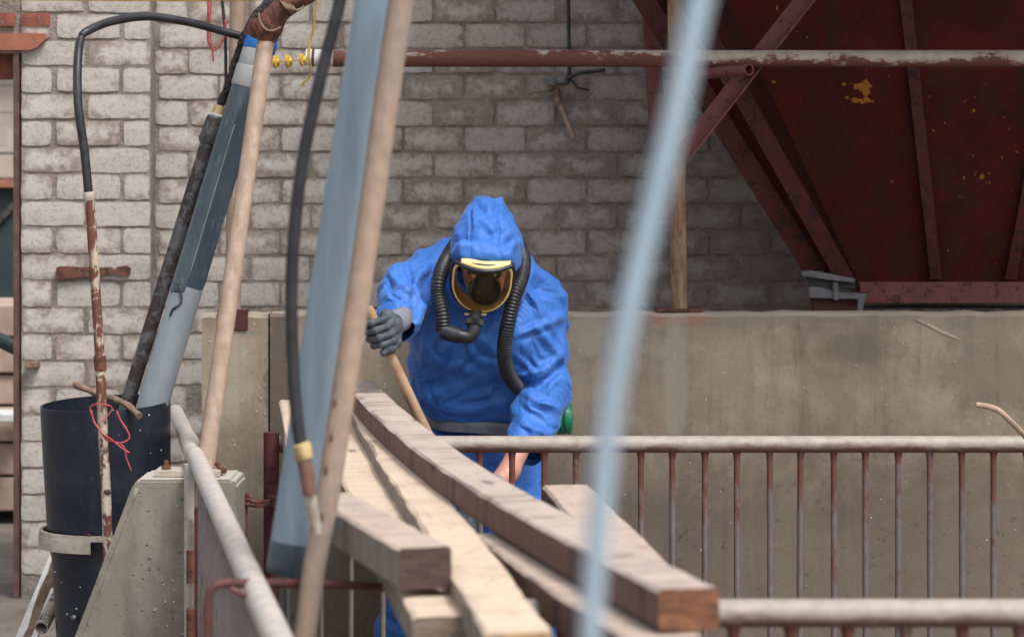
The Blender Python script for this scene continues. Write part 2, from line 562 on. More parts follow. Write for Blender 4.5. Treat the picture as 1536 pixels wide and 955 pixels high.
def m_hopper():
    n = NT('hopper_red_oxide_plate')
    a = n.noise(n.pos, 4, 7, 0.65, 0.3)
    b = n.noise(n.scale(n.pos, (3, 3, 0.7)), 4, 6, 0.7)
    col = n.mix(n.step(a, 0.35, 0.68), (0.095, 0.0145, 0.0125), (0.056, 0.0125, 0.0115))
    col = n.mix(n.math('MULTIPLY', n.step(b, 0.47, 0.68), 0.75), col, (0.048, 0.024, 0.013))
    # flakes where the primer shows: one large patch and small scattered ones
    d = n.t.nodes.new('ShaderNodeVectorMath'); d.operation = 'DISTANCE'
    n.put(d.inputs[0], n.pos); d.inputs[1].default_value = tuple(P(1291, 122, 9.52))
    near = n.math('SUBTRACT', 1.0, n.step(d.outputs['Value'], 0.04, 0.13))
    f1 = n.step(n.math('ADD', n.noise(n.pos, 26, 4, 0.6), n.math('MULTIPLY', near, 0.26)), 0.72, 0.735)
    f2 = n.step(n.math('ADD', n.noise(n.scale(n.pos, (1, 1, .7)), 38, 5, 0.6), n.math('MULTIPLY', n.noise(n.pos, 2.2, 2), 0.5)), 0.965, 0.98)
    f = n.math('MAXIMUM', f1, f2)
    col = n.mix(f, col, n.mix(n.noise(n.pos, 90, 4), (0.52, 0.24, 0.04), (0.25, 0.09, 0.02)))
    return n.out(col, 0.7, 0, n.bump(n.math('SUBTRACT', n.noise(n.pos, 90, 5), f), 0.35, 0.003), 0.12)


def m_barrel():
    n = NT('navy_plastic')
    a = n.noise(n.pos, 9, 6, 0.7)
    sc = n.noise(n.scale(n.pos, (9, 9, 1.1)), 9, 5, 0.7)
    col = n.mix(n.step(a, 0.4, 0.72), (0.010, 0.014, 0.026), (0.022, 0.026, 0.036))
    col = n.mix(n.math('MULTIPLY', n.step(sc, 0.58, 0.72), 0.45), col, (0.075, 0.072, 0.07))
    sp = n.step(n.noise(n.pos, 120, 2), 0.73, 0.77)
    col = n.mix(n.math('MULTIPLY', sp, 0.8), col, (0.22, 0.18, 0.15))
    return n.out(col, n.math('ADD', 0.26, n.math('MULTIPLY', a, 0.25)), 0, n.bump(sc, 0.12, 0.002), 0.4)


def m_pvc(name, c, c2, st=(3, 3, .8)):
    n = NT(name)
    a = n.noise(n.scale(n.pos, st), 6, 6, 0.65)
    s = n.noise(n.scale(n.pos, (5, 5, 1)), 16, 5, 0.7)
    col = n.mix(n.step(a, 0.35, 0.7), c, c2)
    col = n.mix(n.math('MULTIPLY', n.step(s, 0.56, 0.7), 0.35), col, (0.30, 0.27, 0.23))
    return n.out(col, n.math('ADD', 0.22, n.math('MULTIPLY', s, 0.25)), 0, n.bump(s, 0.1, 0.002), 0.5)


def m_glass():
    n = NT('amber_visor')
    t = n.t
    tr = t.nodes.new('ShaderNodeBsdfTransparent'); tr.inputs[0].default_value = (0.92, 0.74, 0.48, 1)
    gl = t.nodes.new('ShaderNodeBsdfGlossy'); gl.inputs['Roughness'].default_value = 0.06
    fr = t.nodes.new('ShaderNodeFresnel'); fr.inputs[0].default_value = 1.5
    mx = t.nodes.new('ShaderNodeMixShader')
    t.links.new(n.math('MULTIPLY', fr.outputs[0], 0.9), mx.inputs[0])
    t.links.new(tr.outputs[0], mx.inputs[1]); t.links.new(gl.outputs[0], mx.inputs[2])
    t.links.new(mx.outputs[0], t.nodes['Material Output'].inputs[0])
    return n.m


RUST = (0.135, 0.050, 0.034)
RUST_B = (0.22, 0.095, 0.055)
MT = dict(
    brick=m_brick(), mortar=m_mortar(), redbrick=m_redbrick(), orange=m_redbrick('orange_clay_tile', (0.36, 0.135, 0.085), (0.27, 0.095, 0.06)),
    concrete=m_penwall(),
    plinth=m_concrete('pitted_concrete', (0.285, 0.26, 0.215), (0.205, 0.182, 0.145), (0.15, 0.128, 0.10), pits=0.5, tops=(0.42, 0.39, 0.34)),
    ground=m_concrete('yard_floor', (0.20, 0.17, 0.14), (0.13, 0.11, 0.09), (0.09, 0.075, 0.06)),
    hopper=m_hopper(),
    redsteel=m_rusty('red_oxide_steel', (0.185, 0.050, 0.048), (0.11, 0.038, 0.033), 0.35, 20),
    darkred=m_rusty('dark_red_steel', (0.095, 0.018, 0.017), (0.05, 0.018, 0.016), 0.4, 16),
    toppipe=m_rusty('cream_paint_over_rust', (0.50, 0.42, 0.33), (0.185, 0.062, 0.042), 0.50, 11, 0.55, stretch=(0.6, 1, 1), under=0.13, soft=.05, along=(-.2, 1.0, .16, -.02)),
    rail=m_rusty('grey_rail_paint', (0.37, 0.32, 0.275), (0.17, 0.085, 0.065), 0.36, 13, 0.55, stretch=(0.4, 1, 1), under=0.26, soft=.15),
    whiterail=m_rusty('pale_rail_paint', (0.55, 0.49, 0.445), (0.36, 0.28, 0.24), 0.24, 16, 0.5, under=0.08, soft=.08),
    baluster=m_rusty('worn_baluster', (0.15, 0.125, 0.118), (0.16, 0.050, 0.037), 0.30, 18, 0.6, stretch=(1, 1, 0.5), soft=.07, top=(.52, .78, .17)),
    greybar=m_rusty('grey_worn_baluster', (0.235, 0.20, 0.185), (0.13, 0.07, 0.055), 0.30, 14, 0.6, stretch=(1, 1, 0.3), soft=.08),
    rust=m_rusty('bare_rust', (0.17, 0.062, 0.042), (0.10, 0.042, 0.034), 0.5, 30, 0.75),
    tan=m_rusty('tan_painted_tube', (0.41, 0.30, 0.225), (0.345, 0.245, 0.18), 0.40, 14, 0.6, stretch=(2.5, 2.5, 0.35), soft=.14),
    standpipe=m_rusty('cream_rusted_tube', (0.50, 0.42, 0.33), (0.165, 0.058, 0.040), 0.50, 20, 0.6, stretch=(1, 1, 0.5)),
    iron=m_rusty('flaking_black_iron', (0.085, 0.085, 0.092), (0.040, 0.026, 0.024), 0.55, 22, 0.5),
    hose=m_plain('black_rubber', (0.014, 0.014, 0.018), (0.028, 0.028, 0.034), 30, 0.42, 0.1),
    crust=m_plain('crusted_black_cable', (0.014, 0.011, 0.012), (0.04, 0.028, 0.026), 60, 0.8, 0.9),
    pvc=m_pvc('grey_plastic_pipe', (0.21, 0.245, 0.275), (0.255, 0.285, 0.305)),
    pvcdark=m_pvc('slate_plastic_pipe', (0.040, 0.058, 0.076), (0.062, 0.082, 0.102)),
    pvcblue=m_pvc('blue_grey_plastic_pipe', (0.178, 0.245, 0.308), (0.235, 0.308, 0.365), (6, 6, .3)),  # pale lengthwise streaks put a hint of highlight into the colour
    pvclight=m_pvc('light_grey_collar', (0.27, 0.275, 0.275), (0.32, 0.325, 0.32)),
    blue=m_plain('bright_blue_plastic', (0.02, 0.19, 0.62), (0.02, 0.15, 0.5), 20, 0.4, 0.1),
    barrel=m_barrel(),
    galv=m_pvc('pale_blue_galvanised', (0.29, 0.385, 0.465), (0.36, 0.45, 0.525)),
    cream=m_plain('cream_steel_strap', (0.47, 0.41, 0.35), (0.34, 0.28, 0.23), 25, 0.6, 0.3),
    yellow=m_plain('yellow_plastic', (0.62, 0.42, 0.06), (0.5, 0.32, 0.04), 25, 0.45, 0.1),
    yellowrope=m_plain('yellow_rope', (0.60, 0.42, 0.08), (0.45, 0.30, 0.06), 200, 0.8, 0.8),
    redwire=m_plain('red_wire', (0.48, 0.075, 0.085), (0.36, 0.05, 0.06), 50, 0.5, 0.1),
    white=m_plain('white_wrap', (0.72, 0.71, 0.70), (0.6, 0.58, 0.56), 20, 0.6, 0.2),
    tape=m_plain('yellowed_tape', (0.48, 0.36, 0.18), (0.38, 0.26, 0.12), 40, 0.7, 0.3),
    copper=m_plain('brown_fitting', (0.17, 0.085, 0.06), (0.12, 0.055, 0.04), 30, 0.6, 0.2),
    bead=m_plain('white_foam_bits', (0.8, 0.8, 0.8), (0.7, 0.7, 0.7), 30, 0.5, 0.1),
    wood_dark=m_wood('dark_sawn_timber', (0.47, 0.385, 0.335), (0.125, 0.075, 0.06), (0.15, 0.088, 0.07), 0.85, 0.15, 0.25, 0.35),
    wood_light=m_wood('light_sawn_timber', (0.62, 0.49, 0.375), (0.42, 0.30, 0.21), (0.33, 0.225, 0.16), 0.42, 0.45, 0.36, 0.75),
    wood_grey=m_wood('grey_weathered_timber', (0.48, 0.38, 0.315), (0.28, 0.205, 0.165), (0.19, 0.135, 0.11), 0.5, 0.4, 0.3, 0.6),
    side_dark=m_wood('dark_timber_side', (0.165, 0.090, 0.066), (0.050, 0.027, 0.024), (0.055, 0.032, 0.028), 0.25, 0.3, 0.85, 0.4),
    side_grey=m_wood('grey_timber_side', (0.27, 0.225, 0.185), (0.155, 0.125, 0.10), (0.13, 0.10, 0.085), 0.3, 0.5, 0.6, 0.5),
    end_orange=m_endgrain('orange_end_grain', (0.27, 0.115, 0.055), (0.115, 0.046, 0.028)),
    end_brown=m_endgrain('brown_end_grain', (0.105, 0.062, 0.05), (0.06, 0.032, 0.028)),
    end_grey=m_endgrain('grey_end_grain', (0.26, 0.20, 0.16), (0.15, 0.105, 0.08)),
    end_pale=m_endgrain('pale_end_grain', (0.50, 0.30, 0.13), (0.26, 0.19, 0.14)),
    handle=m_plain('handle_wood', (0.44, 0.29, 0.185), (0.34, 0.21, 0.125), 18, 0.55, 0.15),
    branch=m_plain('weathered_brown_wood', (0.27, 0.175, 0.12), (0.15, 0.095, 0.065), 30, 0.85, 0.7),
    whiteboard=m_rusty('white_paint_on_board', (0.74, 0.72, 0.70), (0.32, 0.22, 0.15), 0.3, 14, 0.7),
    brownpaint=m_plain('brown_frame_paint', (0.075, 0.042, 0.032), (0.13, 0.075, 0.055), 14, 0.7, 0.4),
    paleboard=m_plain('pale_shed_board', (0.48, 0.42, 0.36), (0.40, 0.34, 0.29), 6, 0.8, 0.3),
    pinkboard=m_plain('pinkish_sawn_board', (0.46, 0.335, 0.275), (0.36, 0.25, 0.20), 9, 0.8, 0.4),
    teal=m_plain('dark_teal_paint', (0.018, 0.036, 0.040), (0.03, 0.05, 0.05), 6, 0.6, 0.2),
    cloth=m_cloth(),
    skin=m_plain('skin', (0.50, 0.255, 0.185), (0.43, 0.20, 0.145), 30, 0.5, 0.1),
    glove=m_plain('grey_coated_glove', (0.040, 0.052, 0.066), (0.085, 0.098, 0.115), 45, 0.7, 0.35),
    knit=m_plain('pale_grey_knit', (0.24, 0.255, 0.31), (0.18, 0.195, 0.25), 160, 0.85, 0.6),
    belt=m_plain('grey_belt_vinyl', (0.14, 0.15, 0.175), (0.22, 0.23, 0.25), 16, 0.35, 0.2),
    maskyellow=m_plain('cream_yellow_rubber', (0.82, 0.64, 0.30), (0.76, 0.56, 0.24), 20, 0.45, 0.05),
    maskblack=m_plain('black_mask_rubber', (0.013, 0.013, 0.015), (0.02, 0.02, 0.022), 30, 0.38, 0.05),
    inner=m_plain('dark_inner_mask', (0.020, 0.014, 0.012), (0.012, 0.009, 0.009), 30, 0.5, 0.05),
    green=m_plain('green_filter_plastic', (0.01, 0.22, 0.09), (0.01, 0.17, 0.07), 20, 0.4, 0.1),
    eye=m_plain('eye', (0.6, 0.58, 0.55), (0.55, 0.5, 0.48), 30, 0.2, 0.0),
    visor=m_glass(),
    boot=m_plain('black_boot', (0.02, 0.02, 0.02), (0.03, 0.03, 0.03), 30, 0.5, 0.1),
)

# ------------------------------------------------------------------ setting: ground
g = box(-90, 90, -60, 120, -0.3, 0.0)
tag(obj('ground', g, MT['ground']), 'bare concrete yard floor under the pen', None, None, 'structure')

# ------------------------------------------------------------------ brick wall with pilaster
WZ, PZ = 10.40, 10.30                                     # wall face and pilaster face distances
wall = thing('brick_wall', 'whitewashed old brick wall with a pilaster at the left behind the pen', 'wall', (0, WZ, 0))
XL, XE = (30 - CX) * PZ / F, (228 - CX) * PZ / F         # pilaster left and right edges
obj('mortar', join(box(XL + 0.004, 4.5, WZ + 0.0045, WZ + 0.35, 0, 2.62),
                   box(XL + 0.004, XE - 0.004, PZ + 0.0045, WZ + 0.0062, 0, 2.62),
                   box(-3.2, XL + 0.0042, PZ + 0.011, WZ + 0.348, P(0, 52, PZ).z, 2.62)), MT['mortar'], wall)


def brick_mesh(seed):
    r = random.Random(seed)
    bm = bmesh.new()
    nx, nz = 6, 3
    G = []
    for i in range(nx + 1):
        row = []
        for k in range(nz + 1):
            x, z = -0.5 + i / nx, -0.5 + k / nz
            edge = i in (0, nx) or k in (0, nz)
            corner = i in (0, nx) and k in (0, nz)
            if edge:
                x += (0 if i not in (0, nx) else r.uniform(0, 0.016) * (1 if i == 0 else -1))
                z += (0 if k not in (0, nz) else r.uniform(-0.01, 0.04) * (1 if k == 0 else -1))
            if corner:
                s = r.uniform(0.2, 1.0)
                x += (0.022 if i == 0 else -0.022) * s
                z += (0.06 if k == 0 else -0.06) * s
            y = (0.34 if corner else 0.20 if edge else 0.0) + r.uniform(-0.12, 0.12)
            row.append(bm.verts.new((x, y, z)))
        G.append(row)
    for i in range(nx):
        for k in range(nz):
            bm.faces.new((G[i][k], G[i + 1][k], G[i + 1][k + 1], G[i][k + 1]))
    loop = [G[i][0] for i in range(nx + 1)] + [G[nx][k] for k in range(1, nz + 1)] + [G[i][nz] for i in range(nx - 1, -1, -1)] + [G[0][k] for k in range(nz - 1, 0, -1)]
    back = [bm.verts.new((v.co.x, 1.6, v.co.z)) for v in loop]
    for i in range(len(loop)):
        j = (i + 1) % len(loop)
        bm.faces.new((loop[j], loop[i], back[i], back[j]))
    me = bpy.data.meshes.new('brick')
    bm.to_mesh(me); bm.free()
    me.materials.append(None)
    me.polygons.foreach_set('use_smooth', [True] * len(me.polygons))
    try: me.set_sharp_from_angle(angle=math.radians(20))
    except Exception: pass
    return me


BRICKS = [brick_mesh(s) for s in range(9)]


def lay(x0, x1, z0, z1, y, mat, parent=None):
    parent = parent or wall
    o = bpy.data.objects.new('brick', rng.choice(BRICKS))
    COL.objects.link(o)
    o.parent = parent
    o.scale = (x1 - x0, 0.0075, z1 - z0)
    o.rotation_euler = (0, rng.uniform(-0.006, 0.006), 0)
    o.location = Vector(((x0 + x1) / 2, y + rng.uniform(-0.0025, 0.002), (z0 + z1) / 2)) - WORLD_AT[parent]
    o.material_slots[0].link = 'OBJECT'
    o.material_slots[0].material = mat
    return o


CH = 38.8 * WZ / F                                       # course height
BW = 92.0 * WZ / F                                       # stretcher pitch
zj, xj = P(0, 189.6, WZ).z, P(692.7, 0, WZ).x
J = 0.0075
for k in range(-9, 7):
    z0 = zj - (k + 1) * CH if False else zj + k * CH
    if z0 > 2.42: continue
    off = xj + (0 if (k % 2) else BW * 0.5) + 0.01
    i = -9
    while True:
        a = off + i * BW
        i += 1
        if a > 1.40: break
        b = a + BW
        a2, b2 = max(a, XE - 0.004), b
        if b2 - a2 < 0.05: continue
        j = J * 0.5 + rng.uniform(-0.002, 0.003)
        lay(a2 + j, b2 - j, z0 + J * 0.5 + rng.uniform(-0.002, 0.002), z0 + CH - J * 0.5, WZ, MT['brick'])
# the strip of wall left of the pen wall, further down
for k in range(-17, -9):
    z0 = zj + k * CH
    a, b = XE + 0.01, XE + (0.13 if k % 2 else 0.22)
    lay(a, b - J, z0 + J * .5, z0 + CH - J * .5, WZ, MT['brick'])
# pilaster
PH = 40.1 * PZ / F
zp = P(0, 180.4, PZ).z
q = PZ / F
for k in range(-17, 6):
    z0 = zp + k * PH
    if z0 < 0.05 or z0 > 2.42: continue
    if k % 2:
        segs = [(31, 78), (83, 181), (184, 226)]
    else:
        segs = [(31, 127), (131, 226)]
    if P(0, 0, PZ).z < 0: pass
    for a, b in segs:
        j = rng.uniform(0, 2)
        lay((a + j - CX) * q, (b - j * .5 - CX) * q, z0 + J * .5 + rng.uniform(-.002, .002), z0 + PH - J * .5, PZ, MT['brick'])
# bare red bricks and the tile lintel over the doorway
for a, b in ((-60, 24), (32, 76)):
    lay((a - CX) * q, (b - CX) * q, P(0, 40, PZ).z, P(0, 19, PZ).z, PZ - 0.008, MT['redbrick'])
for a, b, y0, y1 in ((-60, 22, 16, -2), (30, 76, 16, -2)):
    pass
gt = prism([((-90 - CX) * q, P(0, 76, PZ).z), ((45 - CX) * q, P(0, 76, PZ).z), ((57 - CX) * q, P(0, 72, PZ).z), ((70 - CX) * q, P(0, 60, PZ).z),
            ((68 - CX) * q, P(0, 51, PZ).z), ((-90 - CX) * q, P(0, 50, PZ).z)], PZ - 0.028, PZ + 0.09)
obj('lintel', gt, MT['orange'], wall)
obj('lintel', box(-3.2, XL - 0.01, PZ + 0.10, PZ + 0.25, P(0, 116, PZ).z, P(0, 78, PZ).z), MT['redbrick'], wall)
obj('door_frame', join(box((21 - CX) * q, XL - 0.002, PZ - 0.015, PZ + 0.06, 0, P(0, 79, PZ).z), ), MT['brownpaint'], wall)

# strap hinge on the pilaster
hz = PZ - 0.012
pts = [(85, 401), (90, 399), (150, 401), (168, 401), (172, 405), (176, 400), (190, 398), (196, 402), (195, 411), (188, 414), (176, 412), (172, 408), (168, 412), (150, 413), (100, 418), (86, 420), (84, 412)]
tag(obj('strap_hinge', prism([(P(a, 0, hz).x, P(0, b, hz).z) for a, b in pts][::-1], hz - 0.006, hz + 0.006), MT['rust']),
    'rusty iron strap hinge plate fixed flat on the brick pilaster', 'hinge')
h = thing('iron_lug', 'small rusty lug stuck in the pilaster just above the black barrel', 'wall fitting', P(50, 548, PZ - .02))
obj('lug', box(P(40, 0, PZ).x, P(60, 0, PZ).x, PZ - 0.05, PZ + 0.005, P(0, 551, PZ).z, P(0, 541, PZ).z, 0.004), MT['branch'], h)

# ------------------------------------------------------------------ view through the doorway
shed = thing('shed', 'pale far shed with a dark teal door seen through the doorway', 'shed', (-3.4, 15, 0))
zz = lambda y: P(0, y, 15).z
for i, (a, b) in enumerate(((60, 128), (129, 168), (169, 228), (232, 266))):
    obj('wall_board', box(-4.6, -2.2, 15 + .004 * i, 15.1, zz(b), zz(a)), MT['paleboard'], shed)
obj('beam', box(-4.6, -2.2, 14.96, 15.1, zz(281), zz(268)), MT['orange'], shed)
obj('door', box(-4.6, -2.2, 15.04, 15.12, 0, zz(281)), MT['teal'], shed)
obj('door_brace', strip((-3.3, 15.02, zz(440)), (-2.72, 15.02, zz(285)), (1, 0, 0), (0, 1, 0), .05, .03), MT['iron'], shed)
obj('roof', box(-4.8, -2.0, 14.8, 17, zz(60), zz(48)), MT['iron'], shed)
yy = 457
names = ['topmost pinkish board', 'second pinkish board from the top', 'third pinkish board from the top', 'fourth pinkish board from the top', 'fifth pinkish board from the top', 'sixth pinkish board from the top', 'lowest pinkish board']
zt = P(0, 457, 12.5).z
hts = [.16, .17, .15, .17, .16, .17]
for i, hh in enumerate(hts):
    dz = rng.uniform(-.02, .02)
    o = obj('board', box(-3.5, -2.1 + dz, 12.5 + dz, 13.3, zt - hh + .012, zt, .008), MT['pinkboard'])
    tag(o, names[i] + ' in the stack seen through the doorway', 'board', 'boards stacked beyond the doorway')
    zt -= hh
tag(obj('drain_pipe', bar(P(-40, 490, 11.6), P(40, 530, 11.6), 0.032), MT['teal']), 'dark sloping pipe crossing the doorway in front of the boards', 'pipe')
tag(obj('white_block', box(P(-10, 0, 12.3).x, P(33, 0, 12.3).x, 12.2, 12.44, P(0, 631, 12.3).z, P(0, 617, 12.3).z, .008), MT['white']),
    'white strip of board lying across the board stack in the doorway', 'board')

# ------------------------------------------------------------------ low concrete wall of the pen
LZ = 9.10
ltop = P(0, 469, LZ).z
x0w = P(303, 0, LZ).x
cw = thing('concrete_wall', 'long weathered low concrete wall behind the worker', 'wall', (1.0, LZ, 0))
bm = bmesh.new()
XS = [x0w, P(402, 0, LZ).x, P(408, 0, LZ).x] + list(np.linspace(P(430, 0, LZ).x, 3.2, 40))
# front sheet with a slightly uneven top edge
def wall_geo(xa, xb, n, z1, yf, yb, seed):
    r = random.Random(seed)
    V, Fc = [], []
    for i in range(n + 1):
        x = xa + (xb - xa) * i / n
        t = z1 + r.uniform(-.0035, .0035)
        V += [(x, yf, 0), (x, yf, t - .012), (x, yf + .009 + r.uniform(0, .004), t), (x, yb, t + r.uniform(-.002, .002)), (x, yb, 0)]
    for i in range(n):
        a, b = i * 5, (i + 1) * 5
        for k in range(4):
            Fc.append([a + k, b + k, b + k + 1, a + k + 1])
    Fc.append([4, 3, 2, 1, 0]); e = n * 5
    Fc.append([e, e + 1, e + 2, e + 3, e + 4])
    return (V, [f[::-1] for f in Fc])
xs = P(404, 0, LZ).x
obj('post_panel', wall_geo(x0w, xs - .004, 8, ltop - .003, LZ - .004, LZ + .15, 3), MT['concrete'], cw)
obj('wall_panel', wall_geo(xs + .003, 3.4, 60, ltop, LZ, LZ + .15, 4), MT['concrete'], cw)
obj('joint_filler', box(xs - .005, xs + .004, LZ + .01, LZ + .14, 0, ltop - .02), MT['inner'], cw)
# scars on the face: an old mortar smear, a rusty foot of the post
obj('mortar_smear', tube(catmull([P(1372, 478, LZ), P(1390, 486, LZ), P(1415, 499, LZ), P(1440, 509, LZ)], 4), [.002, .006, .007, .006, .007, .006, .006, .005, .006, .007, .005, .004, .002], 6), MT['cream'], cw)

# ------------------------------------------------------------------ posts on the wall, top pipe, braces
po = thing('post', 'tan rusted steel post standing on the concrete wall beside the hopper', 'post', P(1018, 468, LZ + .06))
pz = LZ + .07
obj('tube', bar(P(1019, 463, pz), P(1012, -90, pz), .0275, 14, 10), m_rusty('orange_brown_tube', (0.36, 0.225, 0.135), (0.20, 0.10, 0.06), 0.45, 10, .65, stretch=(2, 2, .5), soft=.1), po, True, 40)
obj('base_plate', box(P(985, 0, LZ).x, P(1056, 0, LZ).x, LZ + .012, LZ + .135, ltop + .002, ltop + .012), MT['rust'], po)
po2 = thing('post', 'tan post on a dark red plate at the left end of the concrete wall', 'post', P(352, 470, LZ + .06))
obj('tube', bar(P(349, 474, pz), P(358, -90, pz), .0275, 14, 10), MT['tan'], po2, True, 40)
obj('base_plate', box(P(327, 0, LZ).x, P(372, 0, LZ).x, LZ - .012, LZ + .02, P(0, 495, LZ).z, ltop + .012, .003), MT['darkred'], po2)
tp = thing('steel_pipe', 'long horizontal pipe of cream paint and rust above the worker', 'pipe', P(1000, 88, 9.0))
a, b = P(497, 88, 9.0), P(1900, 88, 9.0)
obj('pipe', bar(a, b, .0285, 16, 40), MT['toppipe'], tp, True, 40)
obj('taped_end', tube(line(P(459, 86, 9.0), P(500, 88, 9.0), 4), [.0285, .029, .0292, .0292, .0288], 16, wall=.004), MT['white'], tp, True, 40)
obj('rust_band', bar(P(468, 86.5, 9.0), P(472, 86.7, 9.0), .0298, 16, 1), MT['rust'], tp, True, 40)
sp = thing('stub_pipe', 'short open ended red pipe stub just under the long top pipe', 'pipe', P(1095, 109, 8.95))
obj('pipe', bar(P(1040, 112, 9.05), P(1124, 105, 8.80), .0195, 14, 4, wall=.004), MT['redsteel'], sp, True, 40)


def angle_iron(a, b, side, dep, w, t):
    a, b, s, d = Vector(a), Vector(b), Vector(side).normalized(), Vector(dep).normalized()
    f1 = strip(a + s * (w / 2), b + s * (w / 2), s, d, w, t)
    f2 = strip(a + d * (w / 2 + t * .6), b + d * (w / 2 + t * .6), d, s, w, t)
    return join(f1, f2)


a, b = P(1222, -22, 9.08), P(1022, 232, 9.08)
d = (b - a).normalized()
side = Vector((d.z, 0, -d.x))
br = thing('brace', 'red angle iron brace slanting from the post up across the hopper', 'brace', b)
obj('flange', strip(a, b, side, (0, 1, 0), .055, .007), MT['redsteel'], br)
obj('web', strip(a + side * -.029 + Vector((0, -.022, 0)), b + side * -.029 + Vector((0, -.022, 0)), (0, 1, 0), side, .05, .006), MT['cream'] if False else MT['redsteel'], br)
tag(obj('angle_post', angle_iron(P(960, -60, 9.55), P(985, 330, 9.55), (1, 0, 0), (0, 1, 0), .055, .007), MT['redsteel']),
    'red angle iron upright in front of the brick wall left of the hopper', 'steel upright')

# ------------------------------------------------------------------ hopper
hop = thing('hopper', 'large dark red steel hopper with ribs tapering down behind the concrete wall', 'hopper', (1.75, 10.0, 1.16))
HZB, HZT = 9.78, 9.30                                    # face distance at its foot and at eye-frame top
yb, yt = 440, -60


def hp(px, py, off=0.0):
    t = (yb - py) / (yb - yt)
    return P(px, py, HZB + (HZT - HZB) * t + off)


# a full four sided funnel: front plate, left plate, right plate
ztop = 2.15
fl = lambda y: 1277 + (402 - y) * -0.458                 # left fold line of the face
fr = lambda y: 2920 - fl(y)
A, B, Cc, D = hp(fl(-330), -330), hp(fr(-330), -330), hp(fr(yb), yb), hp(fl(yb), yb)
n_ = (B - A).cross(D - A).normalized()
back = Vector((0, .9, 0))
def sheet(q4, t):
    nn = (q4[1] - q4[0]).cross(q4[3] - q4[0]).normalized() * t
    return hexa(list(q4) + [v - nn for v in q4])
obj('front_plate', sheet([D, Cc, B, A], -.006), MT['hopper'], hop)
A2 = Vector((A.x - .10, 10.36, A.z)); D2 = Vector((D.x + .0, 10.36, D.z))
obj('side_plate', sheet([D + Vector((0, .01, 0)), A + Vector((0, .01, 0)), A2, D2], .006), MT['hopper'], hop)
B2 = Vector((B.x + .1, 10.36, B.z)); C2 = Vector((Cc.x, 10.36, Cc.z))
obj('side_plate', sheet([Cc + Vector((0, .01, 0)), B + Vector((0, .01, 0)), B2, C2], -.006), MT['hopper'], hop)
# bin over the funnel, unseen; its overhang is added to shade plates and bricks
obj('bin', box(A.x - .12, B.x + .12, A.y - 1.25, 10.38, A.z - .02, A.z + 1.6), MT['hopper'], hop)
# corner channel: outer leg, groove and inner leg
def edge_strip(x1, y1, x2, y2, wpx, off, name, mat, th=.008):
    a, b = hp(x1, y1, off), hp(x2, y2, off)
    w = wpx * 9.6 / F
    q4 = [a, b, b + Vector((w, 0, 0)), a + Vector((w, 0, 0))]
    obj(name, sheet(q4, th), mat, hop)
edge_strip(1203, 405, 926, -35, 36, -.035, 'corner_leg', MT['darkred'])
edge_strip(1237, 408, 955, -35, 28, .055, 'corner_groove', MT['hopper'])
edge_strip(1251, 411, 1000, -35, 28, -.045, 'corner_leg', MT['darkred'], .05)
# ribs
def rib(px1, py1, px2, py2, w):
    a, b = hp(px1, py1, -.035), hp(px2, py2, -.035)
    obj('rib', join(strip(a, b, (1, 0, 0), (0, 1, .3), w, .012), strip(a + Vector((w / 2 - .004, .02, 0)), b + Vector((w / 2 - .004, .02, 0)), (0, 1, 0), (1, 0, 0), .05, .008)), MT['darkred'], hop)
rib(1352, -60, 1404, 418, .042)
rib(1608, -60, 1516, 418, .042)
rib(1868, -60, 1640, 418, .042)
# weld seam, foot flange, sill under it
a, b = hp(fl(348) + 3, 348, -.003), hp(fr(348), 348, -.003)
obj('weld_seam', tube(line(a, b, 60), .0035, 5, jit=.3), MT['redsteel'], hop)
a, b = hp(1288, 424, -.03), hp(1660, 424, -.03)
obj('foot_flange', join(strip(a, b, (0, 1, 0), (0, 0, 1), .06, .008), strip(a + Vector((0, -.03, -.038)), b + Vector((0, -.03, -.038)), (0, 0, 1), (0, 1, 0), .068, .008)), MT['redsteel'], hop)
obj('sill', box(P(1240, 0, 9.8).x, P(1900, 0, 9.8).x, 9.62, 9.9, 1.04, P(0, 462, 9.7).z), MT['iron'], hop)
# crumpled grey bracket at the hopper's foot
bk = thing('steel_bracket', 'crumpled grey steel bracket at the lower left foot of the hopper', 'bracket', P(1250, 460, 9.6))
gm = MT['galv2'] = m_plain('grime_grey_steel', (0.17, 0.17, 0.175), (0.10, 0.10, 0.105), 24, .6, .5)
def px_plate(name, pts, z, t, mat, par):
    return obj(name, prism([(P(a, 0, z).x, P(0, b, z).z) for a, b in pts][::-1], z, z + t), mat, par)
px_plate('top_flange', [(1203, 407), (1218, 406), (1283, 418), (1282, 424), (1240, 419), (1204, 414)], 9.55, .08, gm, bk)
px_plate('web', [(1208, 414), (1282, 424), (1283, 433), (1262, 431), (1215, 425)], 9.58, .02, MT['inner'], bk)
px_plate('lower_flange', [(1214, 430), (1228, 430), (1252, 437), (1300, 441), (1299, 448), (1214, 446)], 9.55, .06, gm, bk)
px_plate('tab', [(1250, 424), (1257, 424), (1258, 450), (1251, 450)], 9.54, .02, gm, bk)
px_plate('tab', [(1287, 448), (1298, 446), (1294, 466), (1287, 468)], 9.54, .02, gm, bk)
px_plate('stub', [(1216, 448), (1286, 450), (1286, 470), (1222, 470)], 9.6, .05, MT['darkred'], bk)

# ------------------------------------------------------------------ pen railings
RR = .0255


def drop(p, z=0.0):
    return Vector((p.x, p.y, z))


